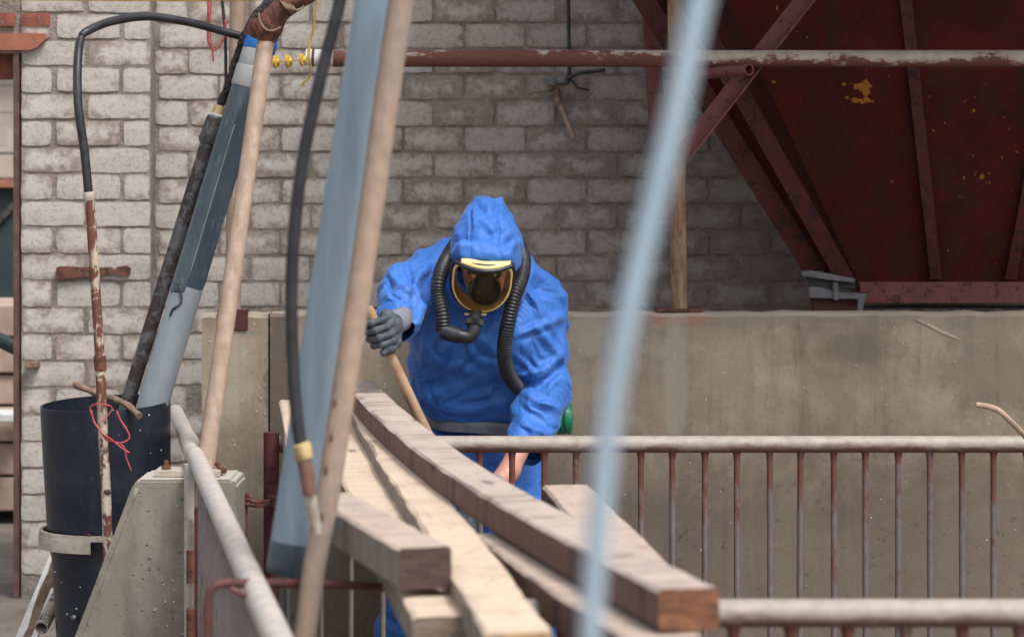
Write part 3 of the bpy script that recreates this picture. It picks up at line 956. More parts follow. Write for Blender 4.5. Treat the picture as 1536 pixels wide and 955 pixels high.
RZ = 8.0
rz = P(0, 666, RZ).z
fr1 = thing('railing', 'pen railing just in front of the worker with thin rusty balusters', 'railing', (0.4, RZ, 0))
xa, xb = P(408, 0, RZ).x, P(1800, 0, RZ).x
obj('top_rail', bar((xa, RZ, rz), (xb, RZ, rz), RR, 16, 50), MT['rail'], fr1, True, 40)
bx = 720 - 48.2 * 6
while bx < 1800:
    if bx > 425:
        p = P(bx + rng.uniform(-1, 1), 0, RZ)
        l = rng.uniform(-.004, .004)
        obj('baluster', join(tube([(p.x, RZ, rz - .022), (p.x + l * .2, RZ, rz - .034), (p.x + l * .4, RZ, rz - .05)], [.013, .0105, .0092], 8),
                             tube([(p.x + l * .4, RZ, rz - .05), (p.x + l * .7, RZ, .4), (p.x + l, RZ, .1)], .0092, 8)), MT['baluster'], fr1, True, 50)
    bx += 48.2
obj('bottom_rail', bar((xa, RZ, .09), (xb, RZ, .09), .02, 10, 6), MT['rail'], fr1, True, 40)
pp = P(407, 0, 7.95)
obj('end_post', bar((pp.x, 7.95, 0), (pp.x, 7.95, P(0, 648, 7.95).z), .0235, 14, 8), MT['darkred'], fr1, True, 40)

RZ2 = 4.78
rz2 = P(0, 919, RZ2).z
fr2 = thing('railing', 'nearer grey pen railing at the lower right that the dark plank rests on', 'railing', (.6, RZ2, 0))
xa, xb = -.13, 2.1
obj('top_rail', bar((xa, RZ2, rz2), (xb, RZ2, rz2), .0255, 18, 30), MT['rail'], fr2, True, 40)
bx = 1100 - 85.8 * 5
while bx < 2500:
    p = P(bx, 0, RZ2)
    obj('baluster', join(tube([(p.x, RZ2, rz2 - .02), (p.x, RZ2, rz2 - .036), (p.x, RZ2, rz2 - .05)], [.014, .011, .0092], 8), bar((p.x, RZ2, rz2 - .05), (p.x, RZ2, .1), .0092, 8, 2)), MT['baluster'], fr2, True, 50)
    bx += 85.8
obj('bottom_rail', bar((xa, RZ2, .09), (xb, RZ2, .09), .02, 10, 4), MT['rail'], fr2, True, 40)

fr3 = thing('railing', 'pale handrail running towards the camera over the concrete plinth', 'railing', (-.9, 7.5, 0))
def hr(Z):                                                # line of the pale rail
    t = (Z - 4.59) / (8.9 - 4.59)
    return Vector((-.405 + t * (-1.118 + .405), Z, .82 + .006 * t))
obj('top_rail', bar(hr(9.02), hr(3.4), .026, 18, 40), MT['whiterail'], fr3, True, 40)
c1, c2 = hr(7.84), hr(7.74)
obj('rail_sleeve', tube([hr(8.08), hr(8.06), hr(7.66), hr(7.65)], [.027, .0292, .0292, .027], 18), MT['whiterail'], fr3, True, 40)
for i in range(36):
    Z = 7.26 - i * .1
    p = hr(Z)
    obj('baluster', bar((p.x, Z, p.z - .02), (p.x, Z, .1), .0092, 8, 2), MT['greybar'], fr3, True, 50)
p = hr(7.42)
obj('post', bar((p.x - .026, 7.43, 0), (p.x - .026, 7.43, p.z - .005), .0145, 12, 6), MT['whiterail'], fr3, True, 40)
obj('hinge_bar', box(p.x - .004, p.x + .014, 7.36, 7.40, 0, p.z - .12), MT['darkred'], fr3)
for z0, z1 in ((.05, .30), (.30, .44), (.50, .60)):
    obj('hinge_sleeve', bar((p.x - .012, 7.345, z0), (p.x - .012, 7.345, z1 - .01), .012, 10, 1), MT['rust'], fr3, True, 40)

# ------------------------------------------------------------------ plinth with its foot plate
plz = 7.46
pl_top = P(0, 719, plz).z
fx = lambda px: P(px, 0, plz).x
zb = P(0, 975, plz).z
V = []
bl = [(108, 975), (355, 975), (355, 727), (347, 719), (207, 719), (199, 727)]
fb = [(P(a, 0, plz).x, P(0, b, plz).z) for a, b in bl]
fb[0] = (fb[0][0] - .12, 0.0); fb[1] = (fb[1][0], 0.0)
plinth = thing('plinth', 'pitted grey concrete plinth with one sloping side under the pale handrail', 'plinth', (fx(260), 7.6, 0))
bm = bmesh.new()
vs = [bm.verts.new((x, plz, z)) for x, z in fb]
f = bm.faces.new(vs)
r = bmesh.ops.extrude_face_region(bm, geom=[f])
for v in r['geom']:
    if isinstance(v, bmesh.types.BMVert): v.co.y += .25
bmesh.ops.recalc_face_normals(bm, faces=list(bm.faces))
bmesh.ops.bevel(bm, geom=[e for e in bm.edges], offset=.007, segments=2, affect='EDGES')
bm.verts.index_update()
gp = ([v.co.copy() for v in bm.verts], [[v.index for v in f.verts] for f in bm.faces])
bm.free()
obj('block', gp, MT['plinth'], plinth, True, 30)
# formwork lip along the sloping edge
e0, e1 = Vector((fb[5][0], plz, fb[5][1])), Vector((fb[0][0], plz, fb[0][1]))
obj('edge_lip', tube([e0.lerp(e1, t / 24) + Vector((.012 + .0015 * math.sin(t * 1.7), .002, -.01)) for t in range(25)], [.0055 + .0012 * math.sin(t * 2.3) for t in range(25)], 6), MT['plinth'], plinth, True)
fp = thing('support_pole', 'tan leaning pole standing on the plinth beside the black barrel', 'pole', P(308, 700, 7.6))
ptop = P(400, 52, 7.98)
pbot = P(308, 703, 7.60)
obj('tube', bar(pbot, ptop, .0262, 16, 24), MT['tan'], fp, True, 40)
obj('base_plate', box(fx(226), fx(326), plz + .06, plz + .20, pl_top + .002, pl_top + .016), MT['cream'], fp)
obj('bolt', hexbolt((fx(241), plz + .12, pl_top + .016), (0, 0, 1), .013, .012, .014), MT['rust'], fp)
obj('bolt', bar((fx(316), plz + .15, pl_top + .03), (fx(331), plz + .10, pl_top + .012), .008, 8, 2), MT['rust'], fp)

# gate latch: rod, chain link and staple beside the end post
lz = 7.7
lt = thing('gate_latch', 'rusty latch rod with wire loops between the plinth and dark red post', 'latch', P(368, 860, lz))
obj('rod', bar(P(368, 748, lz), P(366, 960, lz), .0072, 8, 4), MT['rust'], lt, True, 40)
obj('hook', tube(catmull([P(351, 747, lz), P(358, 738, lz), P(366, 740, lz - .01), P(378, 746, lz - .01)], 5), .0062, 8), MT['rust'], lt, True)
obj('link', tube(catmull([P(363, 752, lz), P(372, 748, lz - .012), P(380, 752, lz - .01), P(392, 753, lz), P(404, 750, lz + .1)], 5), .006, 8), MT['rust'], lt, True)
obj('link', tube(catmull([P(362, 754, lz - .008), P(376, 757, lz - .016), P(391, 758, lz - .01), P(404, 754, lz + .08)], 5), .0055, 8), MT['rust'], lt, True)
obj('eye', tube(catmull([P(404, 744, lz + .2), P(412, 748, lz + .17), P(410, 758, lz + .17), P(402, 757, lz + .2)], 5), .008, 8), MT['rust'], lt, True)

# ------------------------------------------------------------------ barrel
bz = 8.14
bar_ = thing('barrel', 'tall black plastic barrel holding the leaning pipes', 'barrel', drop(P(160, 955, bz)))


def brl(y, cxp, wpx):
    return P(cxp, y, bz), wpx / 2 * bz / F


prof = [(1060, 172, 158), (955, 169, 166), (900, 168, 170), (835, 166, 174), (820, 165, 178), (800, 164, 182), (700, 161, 188), (640, 159, 191), (612, 158.5, 192), (604, 158.5, 192)]
V, Fc = [], []
sg = 40
rings = []
for y, cxp, w in prof:
    c, r = brl(y, cxp, w)
    rings.append((c, r))
inner = [(c + Vector((0, 0, 0)), r - .006) for c, r in rings[::-1]][:6]
allr = rings + inner
for i, (c, r) in enumerate(allr):
    for k in range(sg):
        a = 2 * math.pi * k / sg
        wob = 1 + .008 * math.sin(2 * a + .6)
        top = .012 * math.sin(a + .6) if i >= len(rings) - 2 and i < len(rings) + 2 else 0      # the rim is bent
        V.append((c.x + r * wob * math.cos(a), c.y + r * wob * math.sin(a), c.z + top))
for i in range(len(allr) - 1):
    for k in range(sg):
        k2 = (k + 1) % sg
        Fc.append([i * sg + k, i * sg + k2, (i + 1) * sg + k2, (i + 1) * sg + k])
Fc.append(list(range(sg))[::-1]); Fc.append(list(range((len(allr) - 1) * sg, len(allr) * sg)))
obj('shell', (V, Fc), MT['barrel'], bar_, True, 40)


def ring_strip(y0, y1, cxp, w, a0, a1, rr, mat, name, n=24, thick=.006):
    V, Fc = [], []
    c0, r0 = brl(y0, cxp, w); c1, r1 = brl(y1, cxp, w)
    for i in range(n + 1):
        a = a0 + (a1 - a0) * i / n
        for c, r in ((c0, r0 + rr), (c1, r1 + rr), (c1, r1 + rr - thick), (c0, r0 + rr - thick)):
            V.append((c.x + r * math.cos(a), c.y + r * math.sin(a), c.z))
    for i in range(n):
        for k in range(4):
            k2 = (k + 1) % 4
            Fc.append([i * 4 + k, (i + 1) * 4 + k, (i + 1) * 4 + k2, i * 4 + k2])
    Fc += [[0, 1, 2, 3], [n * 4 + 3, n * 4 + 2, n * 4 + 1, n * 4]]
    return obj(name, (V, Fc), mat, bar_, True, 40)


ring_strip(791, 799, 162, 196, 0, math.pi * 1.98, .008, MT['cream'], 'strap_ring', 40, .01)
ring_strip(798, 817, 161, 200, math.pi * .9, math.pi * 1.47, .004, MT['cream'], 'strap')
pb = P(133, 805, bz - .20)
obj('bolt', hexbolt(pb + Vector((0, .008, 0)), (0, -1, 0), .010, .01), MT['rust'], bar_)
obj('rivet', ball(P(111, 926, bz - .158), .010, 10, 6), m_plain('dull_zinc', (.2, .2, .22), (.12, .12, .14), 40, .35, .1, .6), bar_, True)

# curved stick lying on the rim
tag(obj('stick', tube(catmull([P(112, 576, 8.16), P(140, 588, 8.1), P(168, 597, 8.03), P(192, 608, 7.98), P(209, 624, 7.93)], 5), [.010 + .003 * math.sin(i * 1.3) * .5 for i in range(21)], 9, jit=.08), MT['branch']),
    'curved brown stick lying over the rim of the black barrel', 'stick')

# rusty standpipe with its white collar, and the hose arching from it
sz = 7.84
st = thing('standpipe', 'thin flaking upright pipe in front of the black barrel', 'pipe', P(160, 840, sz))
ps = [P(135, 296, sz), P(141, 400, sz), P(149, 520, sz), P(154, 640, sz), P(160, 760, sz), P(162, 850, sz)]
obj('tube', tube(catmull(ps, 6), .0148, 12), MT['standpipe'], st, True, 40)
obj('collar', tube([P(149.5, 533, sz), P(149.6, 536, sz), P(150.8, 553, sz), P(151, 556, sz)], [.0172, .0182, .0182, .0172], 12), MT['rust'], st, True, 40)
obj('hose_clip', tube([P(134.5, 301, sz), P(134.3, 298, sz), P(134, 290, sz), P(133.8, 288, sz)], [.0165, .0178, .0178, .0165], 12), MT['cream'], st, True, 40)
obj('wire_knot', ball(P(161, 737, sz - .012), .010, 6, 5, (1.3, 1, .8)), MT['iron'], st)
hpnts = [P(133, 292, sz), P(127, 230, sz), P(118, 165, sz), P(116, 115, sz + .02), P(118, 75, sz + .05), P(122, 54, sz + .06)]
h2 = [P(121.5, 54, sz + .06), P(133, 46, sz + .08), P(165, 33, sz + .15), P(220, 25, sz + .25), P(280, 33, sz + .33), P(330, 46, sz + .4), P(362, 55, sz + .43)]
ho = thing('rubber_hose', 'thin black hose kinked at its corner arching from the standpipe to the pole top', 'hose', P(120, 60, sz + .05))
c = catmull(hpnts, 8)
obj('down_run', tube(c, [.0132 - .004 * max(0, (i - len(c) + 6) / 6) for i in range(len(c))], 12), MT['hose'], ho, True)
c = catmull(h2, 8)
obj('arch_run', tube(c, [.0105 + .0025 * min(1, i / 6) for i in range(len(c))], 12), MT['hose'], ho, True)

# leaning black iron pipe, its coupling and crusted cable
iz = 8.22
ip = thing('iron_pipe', 'dark flaking iron pipe leaning in the barrel behind the grey plastic pipe', 'pipe', P(195, 592, iz))
obj('pipe', bar(P(312, 212, iz + .06), P(180, 640, iz), .0225, 16, 20), MT['iron'], ip, True, 40)
obj('coupling', tube([P(326, 174, iz + .06), P(325, 178, iz + .06), P(312, 211, iz + .06), P(311, 215, iz + .06)], [.024, .031, .031, .026], 16), MT['iron'], ip, True, 40)
obj('fitting', tube([P(330, 158, iz + .06), P(326.5, 171, iz + .06)], [.017, .02], 10), MT['tape'], ip, True, 40)
cr_ = [P(329, 162, iz + .06), P(345, 120, iz + .04), P(358, 78, iz + .02), P(368, 52, iz), P(382, 26, iz), P(398, 8, iz + .02), P(415, -6, iz + .05)]
tag(obj('cable', tube(catmull(cr_, 8), .0128, 10, jit=.18), MT['crust']), 'crusted black cable climbing from the iron pipe to the brown elbow', 'cable')

# leaning plastic pipe: grey below, slate sleeve, grey collar, blue cap
vz = 8.12
pv = thing('plastic_pipe', 'grey plastic pipe with slate sleeve and blue cap leaning in the barrel', 'pipe', P(228, 610, vz))
ax = lambda y: P(388 + (y - 75) * (231 - 388) / (600 - 75), y, vz + .10 * (600 - y) / 525)
PR = .0485
obj('pipe', tube(line(ax(431), ax(700), 14), PR - .001, 24), MT['pvc'], pv, True, 40)
# torn upper end of the grey pipe
sl = line(ax(130), ax(436), 16)
g = tube(sl, PR + .001, 24)
V = g[0]
for k in range(24):
    V[16 * 24 + k] = V[16 * 24 + k] + (ax(450) - ax(436)) * (.12 * math.sin(k * 2.1) - .5 * math.cos(k * .26 + .5))
fn_ = Vector((.80, -.60, 0)).normalized()
for k in range(len(V)):
    c_ = sl[k // 24]
    d_ = (V[k] - c_).dot(fn_)
    lim = PR * .60
    if d_ > lim and 2 <= k // 24 : V[k] = V[k] - fn_ * (d_ - lim)
obj('sleeve', (V, g[1]), MT['pvcdark'], pv, True, 30)
ar_ = Vector((fn_.y, -fn_.x, 0)) * (PR * .80)
obj('highlight_line', tube([c_ + fn_ * (PR * .595) + ar_ for c_ in sl[3:16]], .0013, 5), MT['pvclight'], pv, True)  # pale thread painting a highlight along the sleeve's edge
obj('collar', tube([ax(102), ax(104), ax(130), ax(133)], [PR + .002, PR + .004, PR + .004, PR + .002], 24), MT['pvclight'], pv, True, 40)
obj('collar', tube([ax(76), ax(78), ax(101), ax(103)], [PR + .000, PR + .0015, PR + .0015, PR], 24), MT['pvclight'], pv, True, 40)
obj('cap', tube([ax(36), ax(38), ax(58), ax(59), ax(60), ax(75), ax(77)], [PR * .9, PR + .001, PR + .001, PR - .003, PR + .003, PR + .003, PR], 24), MT['blue'], pv, True, 40)
gt = [ax(436) + Vector((-.02, -.052, .03)), ax(440) + Vector((-.01, -.052, .015)), ax(447) + Vector((-.005, -.053, -.012)), ax(452) + Vector((-.026, -.05, -.02)), ax(458) + Vector((-.03, -.05, -.028))]
obj('torn_rim', tube(catmull(gt, 4), .0035, 6, jit=.4), MT['iron'], pv, True)

# brown elbow at the pole head
el = thing('pipe_elbow', 'fat brown rusted pipe elbow clamped on the head of the tan pole', 'pipe elbow', P(405, 50, 8.3))
ep = [P(397, 57, 7.98), P(403, 42, 7.97), P(412, 26, 7.96), P(428, 10, 7.95), P(462, -12, 7.94), P(520, -45, 7.93)]
cp = catmull(ep, 6)
obj('elbow', tube(cp, [.034 + .008 * math.exp(-((i - 7) / 5) ** 2) for i in range(len(cp))], 18, jit=.02), MT['rust'], el, True)
obj('flange', tube([P(384, 54, 7.980) , P(386, 51, 7.980), P(391, 36, 7.960), P(392, 32, 7.960)], [.02, .036, .036, .03], 14), MT['rust'], el, True, 40)
obj('wire_tie', tube(catmull([P(388, 20, 7.920), P(390, 32, 7.915), P(398, 44, 7.910), P(410, 46, 7.915), P(421, 41, 7.930)], 5), .0035, 6), MT['branch'], el, True)
obj('lashing', join(*[tube(catmull([P(421 + i * 4, 2 + i * 1.0, 7.920), P(429 + i * 4, 12 + i, 7.906), P(440 + i * 4, 22 - i * 3, 7.920)], 4), .0032, 6) for i in range(5)]), MT['branch'], el, True)

# ------------------------------------------------------------------ yellow insulators, ropes and strings
ins = thing('insulator_string', 'three yellow discs threaded on a wire left of the taped pipe end', 'insulators', P(432, 92, 8.7))
for px, py in ((414, 93), (433, 92), (454, 90)):
    cpt = P(px, py, 8.75)
    d = Vector((1, -.35, .05)).normalized()
    obj('disc', tube([cpt - d * .008, cpt - d * .006, cpt + d * .004, cpt + d * .006, cpt + d * .014], [.010, .0205, .0205, .012, .008], 16), MT['yellow'], ins, True, 40)
obj('wire', bar(P(400, 93.5, 8.77), P(462, 89, 8.85), .0022, 6, 2), MT['cream'], ins, True)
ys = [P(478, -20, 8.8), P(474, 12, 8.8), P(471, 40, 8.8), P(465, 62, 8.8), P(463, 84, 8.78), P(467, 106, 8.79), P(463, 117, 8.8), P(455, 124, 8.8)]
yr = thing('yellow_string', 'frayed yellow string hanging over the taped pipe end', 'string', P(463, 125, 8.8))
obj('string', tube(catmull(ys, 6), .0036, 6, jit=.3), MT['yellowrope'], yr, True)
obj('frayed_end', join(*[bar(P(455, 124, 8.8), P(449 + i * 3.2, 130 + (i % 2) * 2, 8.8), .0015, 4, 1) for i in range(4)]), MT['yellowrope'], yr)
tag(obj('yellow_rope', tube(catmull([P(-60, -1, 8.6), P(120, 0, 8.6), P(300, .5, 8.6), P(420, -2, 8.5), P(500, -9, 8.5)], 12), .0038, 8, jit=.15), MT['yellowrope']),
    'thin yellow rope stretched along the very top at the left', 'rope')
rw = [P(313, -20, 9.6), P(312, 30, 9.6), P(312, 60, 9.6), P(316, 70, 9.6), P(321, 76, 9.6), P(330, 68, 9.6), P(337, 52, 9.6), P(339, 30, 9.6)]
rs = thing('red_string', 'red string looped against the wall beside the left tan post', 'string', P(320, 90, 9.6))
obj('loop', tube(catmull(rw, 6), .004, 6), MT['redwire'], rs, True)
obj('strand', tube(catmull([P(318, -20, 9.6), P(315, 40, 9.59), P(318, 72, 9.59), P(320, 92, 9.6)], 6), .0035, 6), MT['redwire'], rs, True)
tag(obj('cable', tube(catmull([P(331, -20, 9.7), P(335, 20, 9.7), P(338, 55, 9.7), P(339, 130, 9.75), P(340, 180, 9.8)], 6), .006, 8), MT['hose']),
    'thin dark cable hanging on the wall behind the red string', 'cable')
wr = thing('red_wire', 'red wire twisted round the standpipe in front of the barrel', 'wire', P(165, 660, 7.8))
wz = sz - .02
obj('loop', tube(catmull([P(137, 622, wz), P(136, 610, wz), P(146, 606, wz - .01), P(160, 607, wz - .01), P(168, 612, wz), P(161, 624, wz), P(152, 632, wz - .01)], 6), .0025, 6), MT['redwire'], wr, True)
obj('twist', tube(catmull([P(137, 615, wz), P(141, 632, wz), P(150, 645, wz - .01), P(158, 657, wz - .012), P(168, 662, wz), P(182, 664, wz), P(194, 657, wz), P(190, 644, wz), P(181, 630, wz), P(175, 616, wz)], 6), .0028, 6), MT['redwire'], wr, True)
obj('twist', tube(catmull([P(146, 640, wz - .01), P(156, 652, wz - .016), P(166, 658, wz - .01), P(178, 668, wz), P(194, 679, wz)], 6), .0028, 6), MT['redwire'], wr, True)
obj('tail', tube(catmull([P(180, 665, wz), P(187, 672, wz), P(190, 688, wz), P(197, 706, wz)], 6), .0022, 6), MT['redwire'], wr, True)

# old tap and cable stub high on the brick wall
tz = WZ - .06
wf = thing('wall_fitting', 'old broken wall fitting with a hanging tan pipe stub under the top pipe', 'wall fitting', P(845, 125, tz))
obj('cable', tube(catmull([P(852, -30, tz), P(853, 40, tz), P(854, 90, tz), P(853, 112, tz), P(846, 124, tz)], 6), .007, 8), MT['hose'], wf, True)
obj('block', join(box(P(821, 0, tz).x, P(834, 0, tz).x, tz - .03, tz + .05, P(0, 130, tz).z, P(0, 116, tz).z, .006), ball(P(843, 122, tz - .01), .03, 10, 8, (1.1, .8, .6))), MT['galv2'], wf, True, 40)
obj('arm', tube(catmull([P(846, 121, tz - .02), P(868, 110, tz - .03), P(890, 107, tz - .03), P(908, 105, tz - .03)], 5), .0075, 8), MT['hose'], wf, True)
obj('wire', tube(catmull([P(855, 118, tz), P(862, 126, tz), P(868, 132, tz), P(884, 135, tz)], 5), .004, 6), MT['hose'], wf, True)
obj('nail', bar(P(793, 140, tz), P(832, 135, tz), .004, 6, 2), MT['branch'], wf, True)
obj('stub', bar(P(839, 154, tz), P(861, 208, tz - .02), .0115, 10, 4, wall=.003), MT['tan'], wf, True, 40)
obj('socket', tube([P(835, 134, tz), P(836, 146, tz), P(837, 157, tz)], [.012, .013, .018], 10), MT['branch'], wf, True, 40)

# bent tan rod at the right edge
tag(obj('bent_rod', tube(catmull([P(1464, 607, 7.8), P(1480, 609, 7.8), P(1497, 615, 7.8), P(1512, 628, 7.8), P(1536, 652, 7.85), P(1570, 690, 7.95)], 6), .0085, 10), MT['tan']),
    'bent tan rod rising above the railing at the right edge', 'rod')

# ------------------------------------------------------------------ odds and ends by the barrel's foot
oz = 8.5
tag(obj('leaning_board', strip(P(18, 985, oz), P(112, 760, oz + .3), (1, 0, .25), (0, 1, 0), .030, .045), MT['whiteboard']), 'white edged board leaning behind the barrel foot', 'board')
tag(obj('leaning_pole', tube(line(P(28, 1000, oz - .1), P(110, 780, oz + .2), 8), [.022 + .005 * math.sin(i * 2.1) for i in range(9)], 9, jit=.1), MT['branch']), 'bark brown pole leaning beside the white edged board', 'pole')
tag(obj('old_pipe', bar(P(62, 941, oz - .35), P(110, 850, oz + .0), .0215, 14, 4, wall=.004), m_rusty('blue_speckled_pipe', (.42, .36, .28), (.08, .10, .22), .4, 30)), 'open ended old pipe with blue specks by the barrel foot', 'pipe')
tag(obj('leaning_board', strip(P(40, 985, oz - .15), P(82, 880, oz + .05), (1, 0, .3), (0, 1, 0), .022, .03), MT['whiteboard']), 'short white lath under the old pipe by the barrel foot', 'board')

# ------------------------------------------------------------------ timber
TZ1, TZ2, TH = .893, .960, .066


def plank(name, label, left, ztop, width, th, mats, n=36, seed=0, w_end=None, skew=0.0, chip=.0012, zoff=None):
    """left = photo points along the top left edge, far end first; the top lies level at ztop"""
    r = random.Random(seed)
    pts = []
    for px, py in left:
        Z = (CZ - ztop) * F / (py - HY)
        pts.append(P(px, py, Z))
    for _s in range(2):
        pts = [pts[0]] + [pts[k] * .5 + (pts[k - 1] + pts[k + 1]) * .25 for k in range(1, len(pts) - 1)] + [pts[-1]] if len(pts) > 5 else pts
    c = catmull(pts, max(3, n // (len(pts) - 1)))
    m = len(c)
    V, Fc, MI, UV = [], [], [], []
    Ls = [0.0]
    for i in range(1, m): Ls.append(Ls[-1] + (c[i] - c[i - 1]).length)
    K = 10
    bv = .006
    for i in range(m):
        t = (c[min(i + 1, m - 1)] - c[max(i - 1, 0)]); t.z = 0; t.normalize()
        s = Vector((-t.y, t.x, 0))                        # t runs to the camera, s to the right
        if s.x < 0: s = -s
        f = i / (m - 1)
        w = width + ((w_end if w_end is not None else width) - width) * f
        sh = t * (skew * (1 if i == m - 1 else 0))
        prof = [(0, -bv), (bv, 0), (w * .33, 0), (w * .66, 0), (w - bv, 0), (w, -bv), (w, -th + bv), (w - bv, -th), (bv, -th), (0, -th + bv)]
        for j, (a, b) in enumerate(prof):
            e = chip * (2.2 if j in (0, 1, 4, 5) else 1)
            V.append(c[i] + s * (a + r.uniform(-e, e) * .7) + Vector((0, 0, b + r.uniform(-e, e) * .5)) + sh * (a / w))
    per = [0, bv, w * .33, w * .66, w, w + bv, w + th, w + th + bv, 2 * w + th, 2 * w + th + bv, 2 * w + 2 * th]
    for i in range(m - 1):
        for j in range(K):
            j2 = (j + 1) % K
            Fc.append([i * K + j, i * K + j2, (i + 1) * K + j2, (i + 1) * K + j])
            MI.append(0 if j in (0, 1, 2, 3, 4) else 1)
            UV.append([(Ls[i], per[j]), (Ls[i], per[j + 1]), (Ls[i + 1], per[j + 1]), (Ls[i + 1], per[j])])
    Fc.append(list(range(K))[::-1]); MI.append(2); UV.append([(0, 0)] * K)
    Fc.append(list(range((m - 1) * K, m * K))); MI.append(2); UV.append([(0, 0)] * K)
    o = obj(name, (V, Fc, MI, UV), mats, None, True, 35)
    return tag(o, label, 'plank', 'timber lying across the pen railings')


plank('plank', 'dark bowed plank on top of the pile ending in an orange cut end', [(516, 572), (536, 597), (559, 621), (595, 652), (630, 679), (678, 717), (732, 749), (804, 785), (870, 824), (930, 855), (988, 884)],
      TZ2, .100, TH, [MT['wood_dark'], MT['side_dark'], MT['end_orange']], 45, 1)
plank('plank', 'short thick grey brown offcut lying crosswise near the foreground post', [(462, 740), (505, 767), (550, 794), (598, 822)], TZ2 - .012, .098, .075, [MT['wood_grey'], MT['side_grey'], MT['end_brown']], 15, 2)
plank('plank', 'pale plank with a splintered near end under the short offcut', [(455, 600), (476, 655), (512, 720), (552, 790), (590, 868), (620, 925)], TZ1 - .034, .128, TH, [MT['wood_light'], MT['side_grey'], MT['end_grey']], 40, 3, .112)
plank('plank', 'pale narrow plank in the middle of the pile reaching nearest the bottom edge', [(525, 612), (546, 655), (576, 707), (614, 759), (651, 815), (688, 876), (728, 950)], TZ1 + .006, .095, TH, [MT['wood_light'], MT['side_grey'], MT['end_pale']], 40, 4, .108, chip=.002)
plank('plank', 'leftmost pale plank partly hidden by the foreground pipe', [(418, 600), (428, 660), (440, 720), (450, 770)], TZ1 - .01, .085, TH, [MT['wood_light'], MT['side_grey'], MT['end_grey']], 20, 5)
plank('plank', 'brown plank lying lower under the dark bowed plank', [(708, 800), (760, 838), (801, 868), (876, 917), (945, 960)], TZ1 - .004, .125, TH, [MT['wood_grey'], MT['side_dark'], MT['end_brown']], 24, 6)
plank('plank', 'short greyish plank right of the dark bowed plank', [(813, 727), (850, 770), (890, 815), (925, 862)], TZ1, .112, TH, [MT['wood_grey'], MT['side_dark'], MT['end_brown']], 20, 7)

# ------------------------------------------------------------------ foreground: pipe, pole, hose, hoop, pale pole
gz = 5.3
fgp = thing('plastic_pipe', 'out of focus blue grey plastic pipe leaning in the foreground', 'pipe', P(435, 860, gz))
fa = lambda y: P(566 + (y - 0) * (434 - 566) / 850, y, gz + .05)
obj('pipe', tube(line(fa(-160), fa(818), 20), .0455, 24), MT['pvcblue'], fgp, True, 40)
obj('dark_cap', tube([fa(812), fa(815), fa(856), fa(860)], [.0455, .0462, .0462, .044], 24, wall=.006), MT['pvcdark'], fgp, True, 40)
fpo = thing('support_pole', 'out of focus tan pole crossing the foreground in front of the planks', 'pole', drop(P(452, 1100, gz - .1)))
fb_ = [P(622, -120, gz - .12), P(602, 0, gz - .12), P(578, 160, gz - .12), P(556, 318, gz - .12), P(532, 480, gz - .12), P(509, 630, gz - .12), P(492, 740, gz - .12), P(470, 860, gz - .12), P(454, 985, gz - .12)]
fc_ = catmull(fb_, 6)
bot = fc_[-1] + (fc_[-1] - fc_[-2]).normalized() * .9
obj('tube', tube(fc_ + [bot], [.0255 - .0035 * i / len(fc_) for i in range(len(fc_) + 1)], 18), m_rusty('pinkish_tan_tube', (0.40, 0.285, 0.215), (0.33, 0.27, 0.235), 0.38, 6, 0.65, stretch=(2.5, 2.5, 0.6), soft=.12), fpo, True, 40)
for px, py in ((503, 602), (497, 655), (489, 704), (483, 775)):
    obj('dent', ball(P(px, py, gz - .142), .006, 8, 6, (.6, .5, 1.6)), MT['copper'], fpo, True)
hs_ = [P(520, -60, gz - .2), P(508, 10, gz - .2), P(480, 120, gz - .2), P(456, 230, gz - .2), P(442, 340, gz - .2), P(437, 450, gz - .2), P(440, 560, gz - .2), P(447, 640, gz - .2), P(452, 668, gz - .2)]
fh = thing('rubber_hose', 'out of focus black hose hanging in front of the foreground pipe', 'hose', P(452, 670, gz - .2))
obj('hose', tube(catmull(hs_, 8), .0125, 14), MT['hose'], fh, True)
obj('tape', tube([P(452, 664, gz - .2), P(453, 667, gz - .2), P(456, 687, gz - .2), P(457, 690, gz - .2)], [.014, .0178, .0178, .014], 14), MT['tape'], fh, True, 40)
obj('fitting', tube([P(456, 688, gz - .2), P(461, 715, gz - .2), P(464, 742, gz - .2)], [.0145, .0145, .0125], 14), MT['copper'], fh, True, 40)
obj('nozzle', tube([P(464, 740, gz - .19), P(469, 765, gz - .18), P(476, 800, gz - .17)], [.0125, .0118, .009], 12), MT['cream'], fh, True, 40)
MT['darkhoop'] = m_rusty('brown_red_rod', (0.16, 0.052, 0.045), (0.10, 0.042, 0.036), 0.5, 20, soft=.08)
gh = thing('gate_hoop', 'bent dark red rod hoop at the bottom left below the planks', 'gate hoop', P(312, 955, 5.0))
obj('rod', tube(catmull([P(312, 1100, 5.05), P(312, 940, 5.05), P(312, 905, 5.05), P(317, 884, 5.05), P(332, 875, 5.06), P(370, 874, 5.1), P(450, 875, 5.22), P(520, 877, 5.26), P(590, 882, 5.3)], 7), .0088, 12), MT['darkhoop'], gh, True)
obj('link', tube(catmull([P(345, 882, 5.0), P(370, 893, 5.0), P(395, 904, 4.98), P(414, 908, 4.97)], 5), .0055, 8), MT['darkhoop'], gh, True)
bp = [P(1085, -120, 1.9), P(1050, 0, 1.9), P(1018, 150, 1.9), P(982, 300, 1.9), P(946, 452, 1.9), P(918, 600, 1.9), P(899, 780, 1.9), P(886, 955, 1.9), P(878, 1200, 1.9), P(872, 1800, 1.9), P(872, 3600, 1.9)]
tag(obj('pale_pole', tube(catmull(bp, 8), [.0102 - .0024 * min(1, i / 60) for i in range(81)], 16), MT['galv'], None, True), 'strongly blurred pale blue pole closest to the camera at the right', 'pole')

